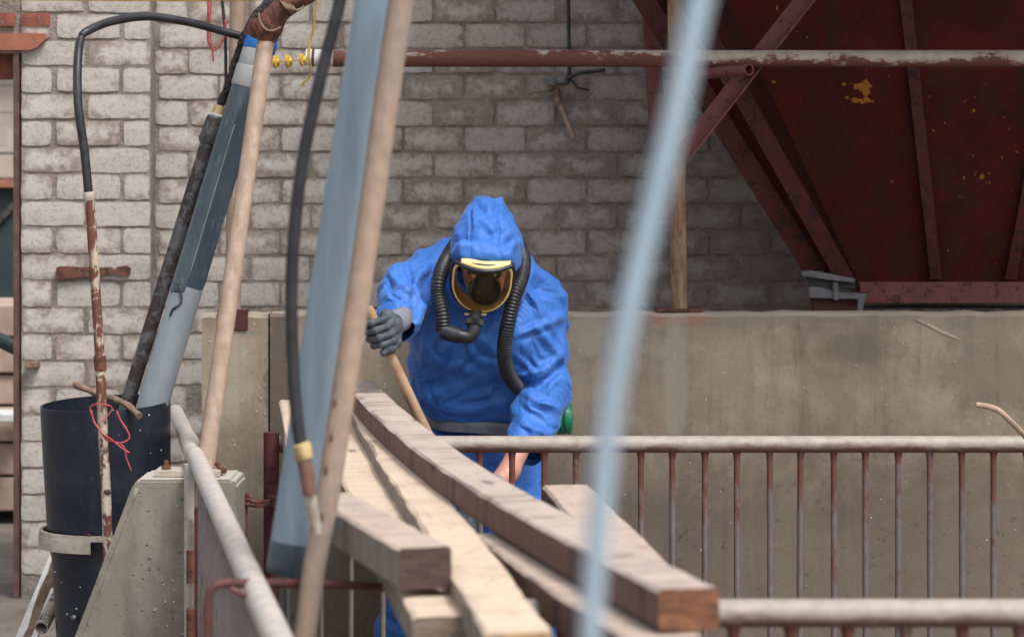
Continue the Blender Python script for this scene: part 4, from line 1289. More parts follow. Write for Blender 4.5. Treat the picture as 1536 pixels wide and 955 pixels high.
# ------------------------------------------------------------------ the worker
def capsule(G, a, b, ra, rb):
    ax, ay, az = [float(v) for v in a]; bx_, by_, bz_ = [float(v) for v in b]
    dx, dy, dz = bx_ - ax, by_ - ay, bz_ - az
    L2 = max(dx * dx + dy * dy + dz * dz, 1e-9)
    X, Y, Z = G[0] - ax, G[1] - ay, G[2] - az
    t = np.clip((X * dx + Y * dy + Z * dz) / L2, 0, 1)
    return np.sqrt((X - t * dx) ** 2 + (Y - t * dy) ** 2 + (Z - t * dz) ** 2) - (ra + (rb - ra) * t)


def ellipsoid(G, c, r, R=None):
    p = [G[i] - float(c[i]) for i in range(3)]
    if R is not None:
        p = [p[0] * R[0][i] + p[1] * R[1][i] + p[2] * R[2][i] for i in range(3)]
    k0 = np.sqrt(sum((p[i] / r[i]) ** 2 for i in range(3)))
    k1 = np.sqrt(sum((p[i] / r[i] ** 2) ** 2 for i in range(3)))
    return k0 * (k0 - 1) / np.maximum(k1, 1e-6)


def smin(a, b, k):
    h = np.clip(0.5 + 0.5 * (b - a) / k, 0, 1)
    return b + (a - b) * h - k * h * (1 - h)


def grid(lo, hi, h):
    ax = [np.arange(lo[i], hi[i] + h, h, dtype=np.float32) for i in range(3)]
    return np.meshgrid(*ax, indexing='ij', sparse=True), np.array(lo, float)


def surface_nets(D, lo, h):
    S = D < 0
    nx, ny, nz = D.shape
    cnt = np.zeros((nx - 1, ny - 1, nz - 1), np.int16)
    acc = np.zeros((nx - 1, ny - 1, nz - 1, 3), np.float32)
    sl = lambda o, n: slice(o, n - 1 + o)
    corners = [(i, j, k) for i in (0, 1) for j in (0, 1) for k in (0, 1)]
    cv = {c: D[sl(c[0], nx), sl(c[1], ny), sl(c[2], nz)] for c in corners}
    inside = sum((cv[c] < 0).astype(np.int8) for c in corners)
    mix = (inside > 0) & (inside < 8)
    I = np.argwhere(mix)
    vals = {c: cv[c][mix] for c in corners}
    num = np.zeros((len(I), 3)); den = np.zeros(len(I))
    for a in corners:
        for ax in range(3):
            if a[ax]: continue
            b = list(a); b[ax] = 1; b = tuple(b)
            va, vb = vals[a], vals[b]
            cr = (va < 0) != (vb < 0)
            t = np.where(cr, va / np.where(np.abs(va - vb) < 1e-12, 1, va - vb), 0)
            p = np.tile(np.array(a, float), (len(I), 1)); p[:, ax] += t
            num += p * cr[:, None]; den += cr
    V = (I + num / den[:, None]) * h + lo
    idx = -np.ones(mix.shape, np.int64)
    idx[mix] = np.arange(len(I))
    Q = []
    for ax in range(3):
        o1, o2 = [(1, 2), (2, 0), (0, 1)][ax]
        n = [nx, ny, nz]
        s0 = [slice(1, -1)] * 3; s0[ax] = slice(0, n[ax] - 1)
        s1 = list(s0); s1[ax] = slice(1, n[ax])
        a, b = S[tuple(s0)], S[tuple(s1)]
        E = np.argwhere(a != b)
        fl = a[a != b]
        base = E + 1; base[:, ax] = E[:, ax]
        def cell(d1, d2):
            c = base.copy(); c[:, o1] += d1; c[:, o2] += d2
            return idx[c[:, 0], c[:, 1], c[:, 2]]
        q = np.stack([cell(-1, -1), cell(0, -1), cell(0, 0), cell(-1, 0)], 1)
        q[~fl] = q[~fl][:, ::-1]
        Q.append(q)
    return V, np.concatenate(Q)


def tri_sample(Dg, lo, h, P_):
    u = (P_ - lo) / h
    u = np.clip(u, 0, np.array(Dg.shape[:3]) - 1.001)
    i = u.astype(int); f = u - i
    out = 0
    for dx in (0, 1):
        for dy in (0, 1):
            for dz in (0, 1):
                w = (f[:, 0] if dx else 1 - f[:, 0]) * (f[:, 1] if dy else 1 - f[:, 1]) * (f[:, 2] if dz else 1 - f[:, 2])
                v = Dg[i[:, 0] + dx, i[:, 1] + dy, i[:, 2] + dz]
                out = out + (w[:, None] * v if v.ndim > 1 else w * v)
    return out


def drape(V, Q, body, lo, h, iters=160, slack=1.06, gap=.007, pins=None, smooth=.02, seed=0, reach=.02, sag=.0, noise=.005, blur=8):
    """wrinkle mesh: a shell cut slightly too large buckles within `reach` of its pattern shape, outside the body"""
    N = len(V)
    E = np.concatenate([Q[:, [0, 1]], Q[:, [1, 2]], Q[:, [2, 3]], Q[:, [3, 0]]])
    E.sort(1)
    E = np.unique(E, axis=0)
    C = np.concatenate([E, Q[:, [0, 2]], Q[:, [1, 3]]])
    wgt = np.concatenate([np.ones(len(E)), .5 * np.ones(2 * len(Q))])
    X = V.copy()
    R = np.linalg.norm(X[C[:, 0]] - X[C[:, 1]], axis=1)
    sl_ = np.full(N, slack) if np.isscalar(slack) else slack
    R = R * .5 * (sl_[C[:, 0]] + sl_[C[:, 1]])
    val = np.bincount(C[:, 0], wgt, N) + np.bincount(C[:, 1], wgt, N)
    ev = np.bincount(E[:, 0], minlength=N) + np.bincount(E[:, 1], minlength=N)
    grad = np.stack(np.gradient(body, h), -1).astype(np.float32)
    r = np.random.default_rng(seed)

    def avg(A):
        return np.stack([(np.bincount(E[:, 0], A[E[:, 1], k], N) + np.bincount(E[:, 1], A[E[:, 0], k], N)) / ev for k in range(3)], 1)
    nz = r.normal(size=(N, 3))
    for _ in range(blur):
        nz = avg(nz)
    nz *= noise / nz.std()
    free = (np.ones(N) if pins is None else 1 - pins)[:, None]
    X += nz * free
    rc = np.full(N, reach) if np.isscalar(reach) else reach
    for it in range(iters):
        d = X[C[:, 1]] - X[C[:, 0]]
        L = np.linalg.norm(d, axis=1) + 1e-9
        corr = d * (wgt * .5 * (L - R) / L)[:, None]
        a = np.stack([np.bincount(C[:, 0], corr[:, k], N) - np.bincount(C[:, 1], corr[:, k], N) for k in range(3)], 1)
        X += a / val[:, None] * 1.8 * free
        X += (avg(X) - X) * smooth * free
        X[:, 2] -= sag * free[:, 0]
        o = X - V
        l = np.linalg.norm(o, axis=1)
        X = V + o * np.minimum(1, rc / (l + 1e-9))[:, None]
        if it % 3 == 0:
            dist = tri_sample(body, lo, h, X)
            hit = dist < gap
            if hit.any():
                g = tri_sample(grad, lo, h, X[hit])
                g /= np.linalg.norm(g, axis=1)[:, None] + 1e-6
                X[hit] += g * np.minimum(gap - dist[hit], .02)[:, None] * free[hit]
    return X


def vnormals(V, Q):
    n = np.cross(V[Q[:, 2]] - V[Q[:, 0]], V[Q[:, 3]] - V[Q[:, 1]])
    out = np.zeros_like(V)
    for k in range(4):
        for c in range(3):
            out[:, c] += np.bincount(Q[:, k], n[:, c], len(V))
    return out / (np.linalg.norm(out, axis=1)[:, None] + 1e-12)


def fold(V, N_, pts, w, amp, depth=None, facing=True, soft=1.0):
    """a crease: ridge (amp > 0) or valley along photo points on the side turned to the camera; w in photo pixels"""
    px = CX + V[:, 0] * F / V[:, 1]
    py = HY + (CZ - V[:, 2]) * F / V[:, 1]
    c = catmull([Vector((a, b, 0)) for a, b in pts], 6)
    best = np.full(len(V), 1e9); par = np.zeros(len(V))
    n = len(c) - 1
    for i in range(n):
        a, b = c[i], c[i + 1]
        dx, dy = b.x - a.x, b.y - a.y
        t = np.clip(((px - a.x) * dx + (py - a.y) * dy) / max(dx * dx + dy * dy, 1e-9), 0, 1)
        d = np.hypot(px - a.x - t * dx, py - a.y - t * dy)
        m = d < best
        best[m] = d[m]; par[m] = (i + t[m]) / n
    shp = np.maximum(0, 1 - best / (w * 2.2)) if soft < 0 else np.exp(-(best / w) ** (1.0 + soft * .6))
    f = amp * shp * np.sin(np.pi * np.clip(par * .9 + .05, 0, 1)) ** .6
    f -= amp * (.35 if soft >= 0 else .12) * np.exp(-((best - 2.2 * w) / (w * .9)) ** 2) * np.sin(np.pi * par)
    if facing:
        f = f * np.clip(-N_[:, 1] * 2.5 + .2, 0, 1)
    return V + N_ * f[:, None]


def np_obj(name, V, Q, mat, parent, smooth=True):
    lo_, hi_ = V.min(0), V.max(0)
    org = np.array([(lo_[0] + hi_[0]) / 2, (lo_[1] + hi_[1]) / 2, lo_[2]])
    me = bpy.data.meshes.new(name)
    me.from_pydata((V - org).tolist(), [], Q.tolist())
    me.update()
    return link_mesh(name, me, parent, org, [mat], smooth)


def keep_faces(V, Q, keepv):
    f = keepv[Q].all(1)
    Q = Q[f]
    used = np.unique(Q)
    m = -np.ones(len(V), int); m[used] = np.arange(len(used))
    V, Q = V[used].copy(), m[Q]
    e = np.concatenate([Q[:, [0, 1]], Q[:, [1, 2]], Q[:, [2, 3]], Q[:, [3, 0]]]); e.sort(1)
    u, c = np.unique(e, axis=0, return_counts=True)
    bd = u[c == 1]                                        # fair the cut edge
    nb = np.bincount(bd[:, 0], minlength=len(V)) + np.bincount(bd[:, 1], minlength=len(V))
    on = nb == 2
    for _ in range(14):
        av = np.stack([(np.bincount(bd[:, 0], V[bd[:, 1], k], len(V)) + np.bincount(bd[:, 1], V[bd[:, 0], k], len(V))) / np.maximum(nb, 1) for k in range(3)], 1)
        V[on] += (av[on] - V[on]) * .5
    return V, Q, used


person = thing('person', 'worker in a blue hooded coverall and full face breathing mask bending over a long handle', 'person', (P(700, 0, 8.7).x, 8.7, 0))
# joints
J_ = dict(pel=P(712, 668, 8.86), bel=P(708, 600, 8.74), che=P(716, 492, 8.58), nk=P(728, 412, 8.44),
          sL=P(648, 424, 8.56), eL=P(612, 438, 8.42), wL=P(596, 484, 8.20),
          sR=P(801, 455, 8.62), eR=P(815, 585, 8.56), wR=P(764, 706, 8.33), hR=P(722, 752, 8.22),
          hL=P(668, 700, 8.84), kL=P(632, 845, 8.62), aL=P(592, 985, 8.78),
          hR2=P(754, 700, 8.84), kR=P(782, 850, 8.64), aR=P(800, 990, 8.9))
headc = P(727, 388, 8.345)

H_ = .0085
G, glo = grid((-.62, 7.90, -.02), (.36, 9.16, 1.60), H_)
j = J_


def body_field(G):
    d = capsule(G, j['pel'] + Vector((-.07, .03, -.02)), j['pel'] + Vector((.07, .03, -.02)), .105, .105)
    d = smin(d, capsule(G, j['bel'] + Vector((-.06, .03, 0)), j['bel'] + Vector((.06, .03, 0)), .098, .098), .06)
    d = smin(d, capsule(G, j['che'] + Vector((-.09, 0, 0)), j['che'] + Vector((.09, .01, 0)), .125, .125), .08)
    d = smin(d, capsule(G, j['sL'] + Vector((.02, 0, .0)), j['sR'] + Vector((-.02, 0, .0)), .082, .085), .08)
    d = smin(d, capsule(G, j['nk'], headc, .062, .062), .04)
    for s, e, w in (('sL', 'eL', 'wL'), ('sR', 'eR', 'wR')):
        d = smin(d, capsule(G, j[s], j[e], .062, .046), .04)
        d = smin(d, capsule(G, j[e], j[w], .046, .032), .02)
    d = smin(d, capsule(G, j['wR'], j['hR'], .032, .036), .02)
    for a, b, c in (('hL', 'kL', 'aL'), ('hR2', 'kR', 'aR')):
        d = smin(d, capsule(G, j[a], j[b], .092, .062), .05)
        d = smin(d, capsule(G, j[b], j[c], .062, .042), .03)
    # head: skull, jaw, brow and nose, facing down and forward
    f = Vector((0, -math.cos(math.radians(32)), -math.sin(math.radians(32))))
    u = Vector((0, -math.sin(math.radians(32)), math.cos(math.radians(32))))
    Rm = [[1, f.x, u.x], [0, f.y, u.y], [0, f.z, u.z]]
    d = smin(d, ellipsoid(G, headc, (.076, .094, .096), Rm), .03)
    jc = headc + f * .035 - u * .07
    d = smin(d, ellipsoid(G, jc, (.058, .06, .06), Rm), .03)
    d = smin(d, capsule(G, headc + f * .09 + u * .0, headc + f * .113 - u * .036, .010, .017), .012)
    d = smin(d, capsule(G, headc + f * .083 + u * .022 + Vector((-.035, 0, 0)), headc + f * .083 + u * .022 + Vector((.035, 0, 0)), .016, .016), .012)
    return d


def suit_field(G):
    d = capsule(G, j['pel'] + Vector((-.075, 0, -.01)), j['pel'] + Vector((.075, 0, -.01)), .155, .155)
    tor = capsule(G, P(676, 548, 8.68), P(762, 548, 8.68), .140, .145)
    tor = smin(tor, capsule(G, P(676, 574, 8.69), P(762, 574, 8.69), .124, .124), .03)
    tor = smin(tor, capsule(G, j['che'] + Vector((-.078, 0, 0)), j['che'] + Vector((.10, .01, 0)), .145, .150), .06)
    tor = smin(tor, capsule(G, j['sL'] + Vector((.005, 0, -.0)), j['sR'] + Vector((-.015, 0, -.005)), .105, .100), .09)
    tor = smin(tor, capsule(G, P(690, 388, 8.56), P(766, 405, 8.56), .085, .08), .08)
    d = smin(d, tor, .018)
    # sleeves
    d = smin(d, capsule(G, j['sL'], P(608, 434, 8.42), .098, .082), .035)
    d = smin(d, capsule(G, P(608, 434, 8.42), P(597, 476, 8.23), .082, .066), .03)
    d = smin(d, capsule(G, j['sR'], j['eR'], .104, .082), .025)
    d = smin(d, capsule(G, j['eR'], P(788, 668, 8.42), .084, .066), .03)
    # trousers
    for a, b, c in (('hL', 'kL', 'aL'), ('hR2', 'kR', 'aR')):
        d = smin(d, capsule(G, j[a], j[b], .135, .105), .03)
        d = smin(d, capsule(G, j[b], j[c], .105, .085), .03)
    return d


BODY = body_field(G).astype(np.float32)
bv, bq = surface_nets(BODY, glo, H_)
np_obj('body', bv, bq, MT['skin'], person)
SH = .0064
SG, slo = grid((-.62, 7.90, -.02), (.36, 9.16, 1.60), SH)
SUIT = suit_field(SG).astype(np.float32)
sv, sq = surface_nets(SUIT, slo, SH)
# sleeve ends and trouser legs are cut open
def cut(V, c, axis, rad):
    c, axis = np.array(c), np.array(Vector(axis).normalized())
    return ((V - c) @ axis > 0) & (np.linalg.norm(V - c, axis=1) < rad)
kill = cut(sv, P(594, 484, 8.195), Vector(P(597, 476, 8.23)) - Vector(P(608, 434, 8.42)), .10)
kill |= cut(sv, P(784, 677, 8.41), Vector(P(788, 668, 8.42)) - j['eR'], .085)
sv, sq, used = keep_faces(sv, sq, ~kill & (sv[:, 2] > .035))
SF = [  # main creases seen in the photograph
    ([(655, 352), (620, 372), (592, 392)], 9, .010), ([(668, 380), (638, 400), (614, 432)], 7, .011), ([(610, 388), (618, 425), (626, 462)], 6, -.012),
    ([(660, 418), (640, 455), (623, 494)], 7, .012), ([(634, 418), (640, 440), (646, 466)], 5, -.009), ([(585, 408), (600, 425), (622, 440)], 5, .009),
    ([(572, 445), (590, 440), (612, 446)], 5, .008), ([(578, 425), (600, 448), (618, 470)], 5, -.008), ([(650, 470), (640, 510), (634, 545)], 8, .010),
    ([(628, 598), (670, 585), (712, 566), (745, 552)], 8, .013), ([(640, 575), (690, 548), (735, 520)], 7, -.010), ([(660, 552), (690, 545), (722, 562)], 6, .009),
    ([(636, 510), (655, 540), (690, 548)], 6, .008), ([(655, 604), (700, 612), (760, 600)], 7, .010), ([(700, 505), (712, 530), (742, 545)], 6, .009),
    ([(626, 560), (640, 596), (662, 618)], 6, .010), ([(745, 585), (722, 600), (690, 604)], 5, -.008), ([(690, 515), (670, 530), (655, 560)], 6, -.008),
    ([(786, 424), (803, 452), (818, 486)], 7, .010), ([(766, 505), (806, 486), (842, 474)], 6, .011), ([(803, 486), (822, 510), (846, 540)], 6, .010),
    ([(769, 568), (812, 574), (846, 543)], 6, -.014), ([(772, 556), (806, 556), (844, 528)], 7, .010), ([(782, 586), (812, 600), (842, 612)], 6, .012),
    ([(778, 604), (800, 620), (832, 640)], 6, -.010), ([(800, 400), (826, 425), (848, 455)], 8, .008), ([(770, 530), (790, 545), (800, 560)], 5, .008),
    ([(775, 625), (800, 640), (822, 652)], 6, .009), ([(716, 690), (745, 690), (770, 700)], 6, .008), ([(655, 650), (690, 655), (730, 650)], 5, .008),
    ([(612, 655), (630, 640), (650, 630)], 5, .008), ([(575, 870), (590, 890), (610, 905)], 6, .012), ([(562, 915), (585, 925), (608, 945)], 6, -.012),
]
base = sv.copy()
for pts_, w_, a_ in SF:
    base = fold(base, vnormals(base, sq), pts_, w_ * .72, a_ * 1.1, soft=.15)
hole = np.linalg.norm(sv - np.array(P(728, 392, 8.47)), axis=1) < .09
waist = np.exp(-((sv[:, 2] - P(0, 640, 8.7).z) / .03) ** 2)
sl = 1.018 + .03 * waist
# sleeves and trouser legs carry more spare cloth
pxs = CX + sv[:, 0] * F / sv[:, 1]
sl = sl + np.where(pxs > 772, .022, 0) + np.where((pxs < 625) & (sv[:, 2] > 1.0), .05, 0)
sx = drape(base, sq, BODY, glo, H_, iters=120, slack=sl, pins=np.where(hole, 1.0, 0.0), smooth=.014, seed=5, reach=.020, sag=.00008, noise=.0045, blur=22)
# crisp creases pressed into the settled cloth
cr_r = random.Random(21)
for pts_, w_, a_ in SF:
    sx = fold(sx, vnormals(sx, sq), pts_, w_ * .6, a_ * .6, soft=-1)


def soft_noise(X, wl, seed, n=9):
    r = np.random.default_rng(seed)
    d = r.normal(size=(n, 3)); d /= np.linalg.norm(d, axis=1)[:, None]
    k = 2 * np.pi / (wl * r.uniform(.75, 1.35, n))
    return np.sin((X @ d.T) * k + r.uniform(0, 6.28, n)).sum(1) / math.sqrt(n / 2)      # about unit variance


def pleats(X, fams, seed=0):
    """straight creases in a few directions, each family fading in and out: sharp ridge, flat flanks"""
    h = np.zeros(len(X))
    for k, (deg, wl, amp, thr, mw) in enumerate(fams):
        a = math.radians(deg)
        nrm_ = np.array([math.sin(a), .35 * math.sin(k * 2.1 + 1), math.cos(a)])           # across the crease (x, y, z)
        nrm_ /= np.linalg.norm(nrm_)
        ph = (X @ nrm_) / wl + .16 * soft_noise(X, .24, seed + 7 * k) + .035 * soft_noise(X, .09, seed + 7 * k + 1)
        u = np.abs(ph - np.floor(ph) - .5) * 2
        m = np.clip((soft_noise(X, mw, seed + 7 * k + 2) - thr) / .7, 0, 1)
        h += amp * m * ((1 - u) ** 1.5 - .3)
    return h


nv_ = vnormals(sx, sq)
calm = 1 - np.exp(-((sx[:, 2] - P(0, 640, 8.7).z) / .035) ** 2) * .6
sx = sx + nv_ * (calm * pleats(sx, [(24, .105, .0095, .1, .30), (-42, .095, .0090, .15, .28), (72, .10, .0080, .4, .30), (-8, .07, .0055, .6, .25), (-65, .050, .0036, .7, .22)], 3))[:, None]
# never below the skin
_d = tri_sample(BODY, glo, H_, sx)
_g = tri_sample(np.stack(np.gradient(BODY, H_), -1).astype(np.float32), glo, H_, sx)
_g /= np.linalg.norm(_g, axis=1)[:, None] + 1e-6
sx = sx + _g * np.clip(.006 - _d, 0, .03)[:, None]
cr_r = random.Random(21)
np_obj('coverall', sx, sq, MT['cloth'], person)


# --- frame of the mask: n looks out of the face, v up the face, u to the right of the picture
_p, _r = math.radians(31), math.radians(-5)
mn = Vector((0, -math.cos(_p), -math.sin(_p)))
mv0 = Vector((0, -math.sin(_p), math.cos(_p)))
mu0 = Vector((1, 0, 0))
mu = (mu0 * math.cos(_r) + mv0 * math.sin(_r)).normalized()
mv = (mv0 * math.cos(_r) - mu0 * math.sin(_r)).normalized()
mO = P(723, 424, 8.235)
MW, MT_, MB = .093, .075, -.092                            # half width, top and bottom of the lens


def mpt(a, b, c=0.0):
    """mask point; the lens curves back at the sides"""
    return mO + mu * a + mv * b + mn * (c + .024 - .042 * (a / MW) ** 2)


def outline(n, k=1.0, drop_=0.0):
    pts = []
    for i in range(n):
        t = 2 * math.pi * i / n
        ca, sa = math.cos(t), math.sin(t)
        a = MW * math.copysign(abs(ca) ** .80, ca)
        b = (MT_ * abs(sa) ** .40) if sa > 0 else -abs(MB) * abs(sa) ** .80
        if sa > 0: b -= .004 * (1 - (a / MW) ** 2)
        pts.append((a * k, b * k + (k - 1) * .012))
    return pts


# --- hood
hs_h = .0062
HG, hlo = grid((-.27, 8.14, 1.06), (.13, 8.70, 1.60), hs_h)
HB = capsule(HG, headc, headc + Vector((0, .02, 0)), .10, .10).astype(np.float32)
hd = ellipsoid(HG, P(730, 372, 8.41), (.116, .158, .130))
hd = smin(hd, ellipsoid(HG, P(731, 322, 8.45), (.058, .085, .052)), .045)
hd = smin(hd, capsule(HG, P(706, 425, 8.44), P(750, 428, 8.44), .088, .088), .05)
hd = smin(hd, capsule(HG, P(714, 304, 8.44), P(719, 299, 8.44), .012, .010), .03)
hd = smin(hd, capsule(HG, P(748, 303, 8.43), P(751, 299, 8.43), .010, .008), .025)
hd = smin(hd, capsule(HG, mpt(-.060, .080, -.050), mpt(.060, .080, -.050), .030, .030), .05)
hv, hq = surface_nets(hd.astype(np.float32), hlo, hs_h)
rel = hv - np.array(mO)
ra, rb, rc_ = rel @ np.array(mu), rel @ np.array(mv), rel @ np.array(mn)
inside = (np.abs(ra) < MW * .97) & (rb < MT_ - .012 + np.minimum(rc_, 0) * .55) & (rc_ > -.105)
inside &= (rb > 0) | ((ra / (MW * .99)) ** 2 + (rb / (MB * 1.0)) ** 2 < 1)
hv, hq, _u = keep_faces(hv, hq, ~inside)
HF = [([(707, 300), (706, 335), (707, 386)], 2.2, -.005), ([(748, 310), (749, 345), (750, 384)], 2.0, -.004), ([(711, 303), (724, 318), (735, 322)], 5, -.009),
      ([(750, 300), (742, 318), (733, 325)], 5, -.008), ([(690, 332), (705, 316), (716, 308)], 4, .006), ([(680, 372), (700, 366), (716, 372)], 5, .005),
      ([(725, 330), (738, 345), (746, 362)], 5, .006), ([(720, 362), (738, 352), (760, 340)], 4, -.005), ([(755, 340), (768, 358), (772, 382)], 5, .006),
      ([(752, 375), (766, 360), (780, 352)], 4, -.005), ([(694, 345), (700, 365), (698, 384)], 5, -.005), ([(712, 345), (722, 360), (728, 380)], 5, .005)]
hb_ = hv.copy()
for pts_, w_, a_ in HF:
    hb_ = fold(hb_, vnormals(hb_, hq), pts_, w_, a_)
hx = drape(hb_, hq, HB, hlo, hs_h, iters=90, slack=1.015, smooth=.014, seed=9, reach=.008, noise=.003, blur=8, gap=.004)
for pts_, w_, a_ in HF:
    hx = fold(hx, vnormals(hx, hq), pts_, w_ * .7, a_ * .55, soft=-1)
hx = hx + vnormals(hx, hq) * pleats(hx, [(35, .075, .0055, .0, .16), (-40, .070, .0052, .1, .16), (75, .060, .0040, .3, .15)], 31)[:, None]
hood = np_obj('hood', hx, hq, MT['cloth'], person)

for sp_ in ([(707, 312), (706, 335), (707, 360), (708, 382)], [(748, 316), (750, 345), (750, 380)]):
    ps_ = catmull([Vector((a, b, 0)) for a, b in sp_], 8)
    pxh = CX + hx[:, 0] * F / hx[:, 1]; pyh = HY + (CZ - hx[:, 2]) * F / hx[:, 1]
    fr_ = hx[:, 1] < 8.42
    pp_ = []
    for q_ in ps_:
        d_ = np.hypot(pxh - q_.x, pyh - q_.y) + np.where(fr_, 0, 1e3)
        k_ = np.argsort(d_)[:5]
        pp_.append(Vector(P(q_.x, q_.y, float(np.average(hx[k_, 1], weights=1 / (d_[k_] + .3))))) + Vector((0, -.0006, 0)))
    obj('seam', tube(pp_, .0014, 5), MT['cloth'], hood, True)

# --- full face mask
mask = obj('mask', tube([mpt(*p_, -.006) for p_ in outline(64, 1.035)] + [mpt(*outline(64, 1.035)[0], -.006)], .0060, 8, cap=False), MT['maskblack'], person, True)
mask.name = 'mask'
ol = outline(64)
# cream inner lip and the deep wall behind the lens
V, Fc = [], []
rows = [(1.0, .003), (.955, .006), (.91, .000), (.88, -.020), (.84, -.050)]
for k, dep in rows:
    for a, b in outline(64, k): V.append(mpt(a, b, dep))
for i in range(len(rows) - 1):
    for k in range(64):
        k2 = (k + 1) % 64
        Fc.append([i * 64 + k, i * 64 + k2, (i + 1) * 64 + k2, (i + 1) * 64 + k])
obj('lip', (V, Fc), MT['maskyellow'], mask, True)
# lens
V, Fc = [], []
rs_ = [.93, .7, .45, .2]
for k in rs_:
    for a, b in outline(48, k): V.append(mpt(a, b, .004 + .014 * (1 - k * k)))
V.append(mpt(0, -.01, .018))
for i in range(len(rs_) - 1):
    for k in range(48):
        k2 = (k + 1) % 48
        Fc.append([i * 48 + k, i * 48 + k2, (i + 1) * 48 + k2, (i + 1) * 48 + k])
e = len(V) - 1
for k in range(48): Fc.append([(len(rs_) - 1) * 48 + k, (len(rs_) - 1) * 48 + (k + 1) % 48, e])
obj('visor', (V, Fc), MT['visor'], mask, True)
# black brow bar and cream band over it
tb = [(-MW * 1.0 + 2 * MW * i / 24) for i in range(25)]
top_b = lambda a: MT_ - .007 - .005 * (1 - (a / MW) ** 2)
obj('brow_bar', tube([mpt(a * .99, top_b(a), .008) for a in tb], [.0062 + .0016 * (1 - (a / MW) ** 2) for a in tb], 10), MT['maskblack'], mask, True)
V, Fc = [], []
for a in tb:
    f_ = .82
    hgt = .010 * (1 - abs(a / MW) ** 5) + .003
    V += [mpt(a * f_ + .006, top_b(a * f_) + .004, .006), mpt(a * f_ + .006, top_b(a * f_) + hgt * .6 + .004, .004), mpt(a * f_ + .006, top_b(a * f_) + hgt + .004, -.010), mpt(a * f_ + .006, top_b(a * f_) + hgt, -.03)]
for i in range(24):
    for k in range(3): Fc.append([i * 4 + k, (i + 1) * 4 + k, (i + 1) * 4 + k + 1, i * 4 + k + 1])
obj('brow_band', (V, Fc), MT['maskyellow'], mask, True)
# inner nose cup and eyes behind the lens
f_in = Vector((0, -math.cos(math.radians(32)), -math.sin(math.radians(32))))
u_in = Vector((0, -math.sin(math.radians(32)), math.cos(math.radians(32))))
cg, clo = grid(tuple(headc + Vector((-.09, -.16, -.16))), tuple(headc + Vector((.09, 0, .06))), .006)
Rm = [[1, f_in.x, u_in.x], [0, f_in.y, u_in.y], [0, f_in.z, u_in.z]]
cd = ellipsoid(cg, headc + f_in * .070 - u_in * .060, (.050, .052, .050), Rm)
cd = smin(cd, capsule(cg, headc + f_in * .100 - u_in * .012, headc + f_in * .105 - u_in * .055, .024, .040), .03)
cd = smin(cd, capsule(cg, headc + f_in * .088 + u_in * .014 - Vector((.040, 0, 0)), headc + f_in * .088 + u_in * .004 + Vector((.040, 0, 0)), .014, .014), .02)
v_, q_ = surface_nets(cd.astype(np.float32), clo, .006)
np_obj('nose_cup', v_, q_, MT['inner'], mask)
for sx_ in (-1, 1):
    obj('eye', ball(headc + f_in * .092 + u_in * .004 + Vector((.031 * sx_, 0, 0)), .012, 12, 8), MT['eye'], person, True)
# outlet below the lens
b0 = mpt(-.012, MB - .004, .002)
dn = Vector((-.12, -.25, -1)).normalized()
obj('outlet', tube([b0 + dn * t for t in (-.004, .0, .012, .020)], [.022, .024, .021, .021], 20), MT['maskblack'], mask, True, 40)
kn0 = b0 + dn * .020
kv = []
n_k = 28
kc = [kn0 + dn * t for t in (0, .002, .018, .020)]
kr = [.024, .029, .029, .024]
g = tube(kc, kr, n_k * 2)
for i in (1, 2):
    for k in range(0, n_k * 2, 2):
        c_ = kc[i]
        g[0][i * n_k * 2 + k] = c_ + (g[0][i * n_k * 2 + k] - c_) * .90
obj('knurled_ring', g, MT['maskblack'], mask)
obj('lever', strip(b0 + mu * -.034 + mn * .012, b0 + mu * .034 + mn * .012 + mv * .004, mv, mn, .006, .004), MT['tape'], mask)
obj('snap_ring', tube(catmull([b0 + mu * -.012 + mn * .02, b0 + mu * -.014 + mn * .024 - mv * .014, b0 + mu * -.004 + mn * .026 - mv * .022, b0 + mu * .008 + mn * .024 - mv * .012, b0 + mu * .008 + mn * .02], 5), .0022, 6), MT['cream'], mask, True)
k1 = kn0 + dn * .020
elb = catmull([k1 - dn * .002, k1 + dn * .018, k1 + dn * .034 + Vector((-.012, 0, -.002)), k1 + dn * .036 + Vector((-.046, .0, .004))], 6)
obj('elbow', tube(elb, .0215, 18), MT['maskblack'], mask, True, 50)


def ribbed(pts, r, pitch=.0098, name='breathing_hose', depth=.16, rend=None):
    c = catmull(pts, 40)
    L = [0.0]
    for i in range(1, len(c)): L.append(L[-1] + (c[i] - c[i - 1]).length)
    out, R = [], []
    n = int(L[-1] / pitch * 6)
    for i in range(n + 1):
        s = L[-1] * i / n
        k = min(max(np.searchsorted(L, s) - 1, 0), len(c) - 2)
        f = (s - L[k]) / max(L[k + 1] - L[k], 1e-9)
        out.append(c[k].lerp(c[k + 1], f))
        w = math.sin(2 * math.pi * s / pitch)
        R.append(r * (1 - depth * .5 + depth * .5 * math.copysign(abs(w) ** .6, w)))
    return obj(name, tube(out, R, 18), MT['hose'], person, True)


le = elb[-1]
cuff = [le + Vector((.006, 0, 0)), le + Vector((-.022, .004, .006)), le + Vector((-.046, .010, .014))]
obj('hose_cuff', tube(catmull(cuff, 4), .0255, 18), MT['hose'], person, True, 50)
ce = cuff[-1]
ribbed([ce, P(663, 470, 8.25), P(657, 440, 8.265), P(661, 410, 8.29), P(674, 382, 8.41), P(692, 354, 8.52)], .0245)
ribbed([P(768, 350, 8.54), P(784, 384, 8.43), P(783, 412, 8.36), P(773, 440, 8.31), P(763, 480, 8.305), P(757, 515, 8.345), P(758, 545, 8.40), P(768, 570, 8.47), P(792, 596, 8.56)], .0245)

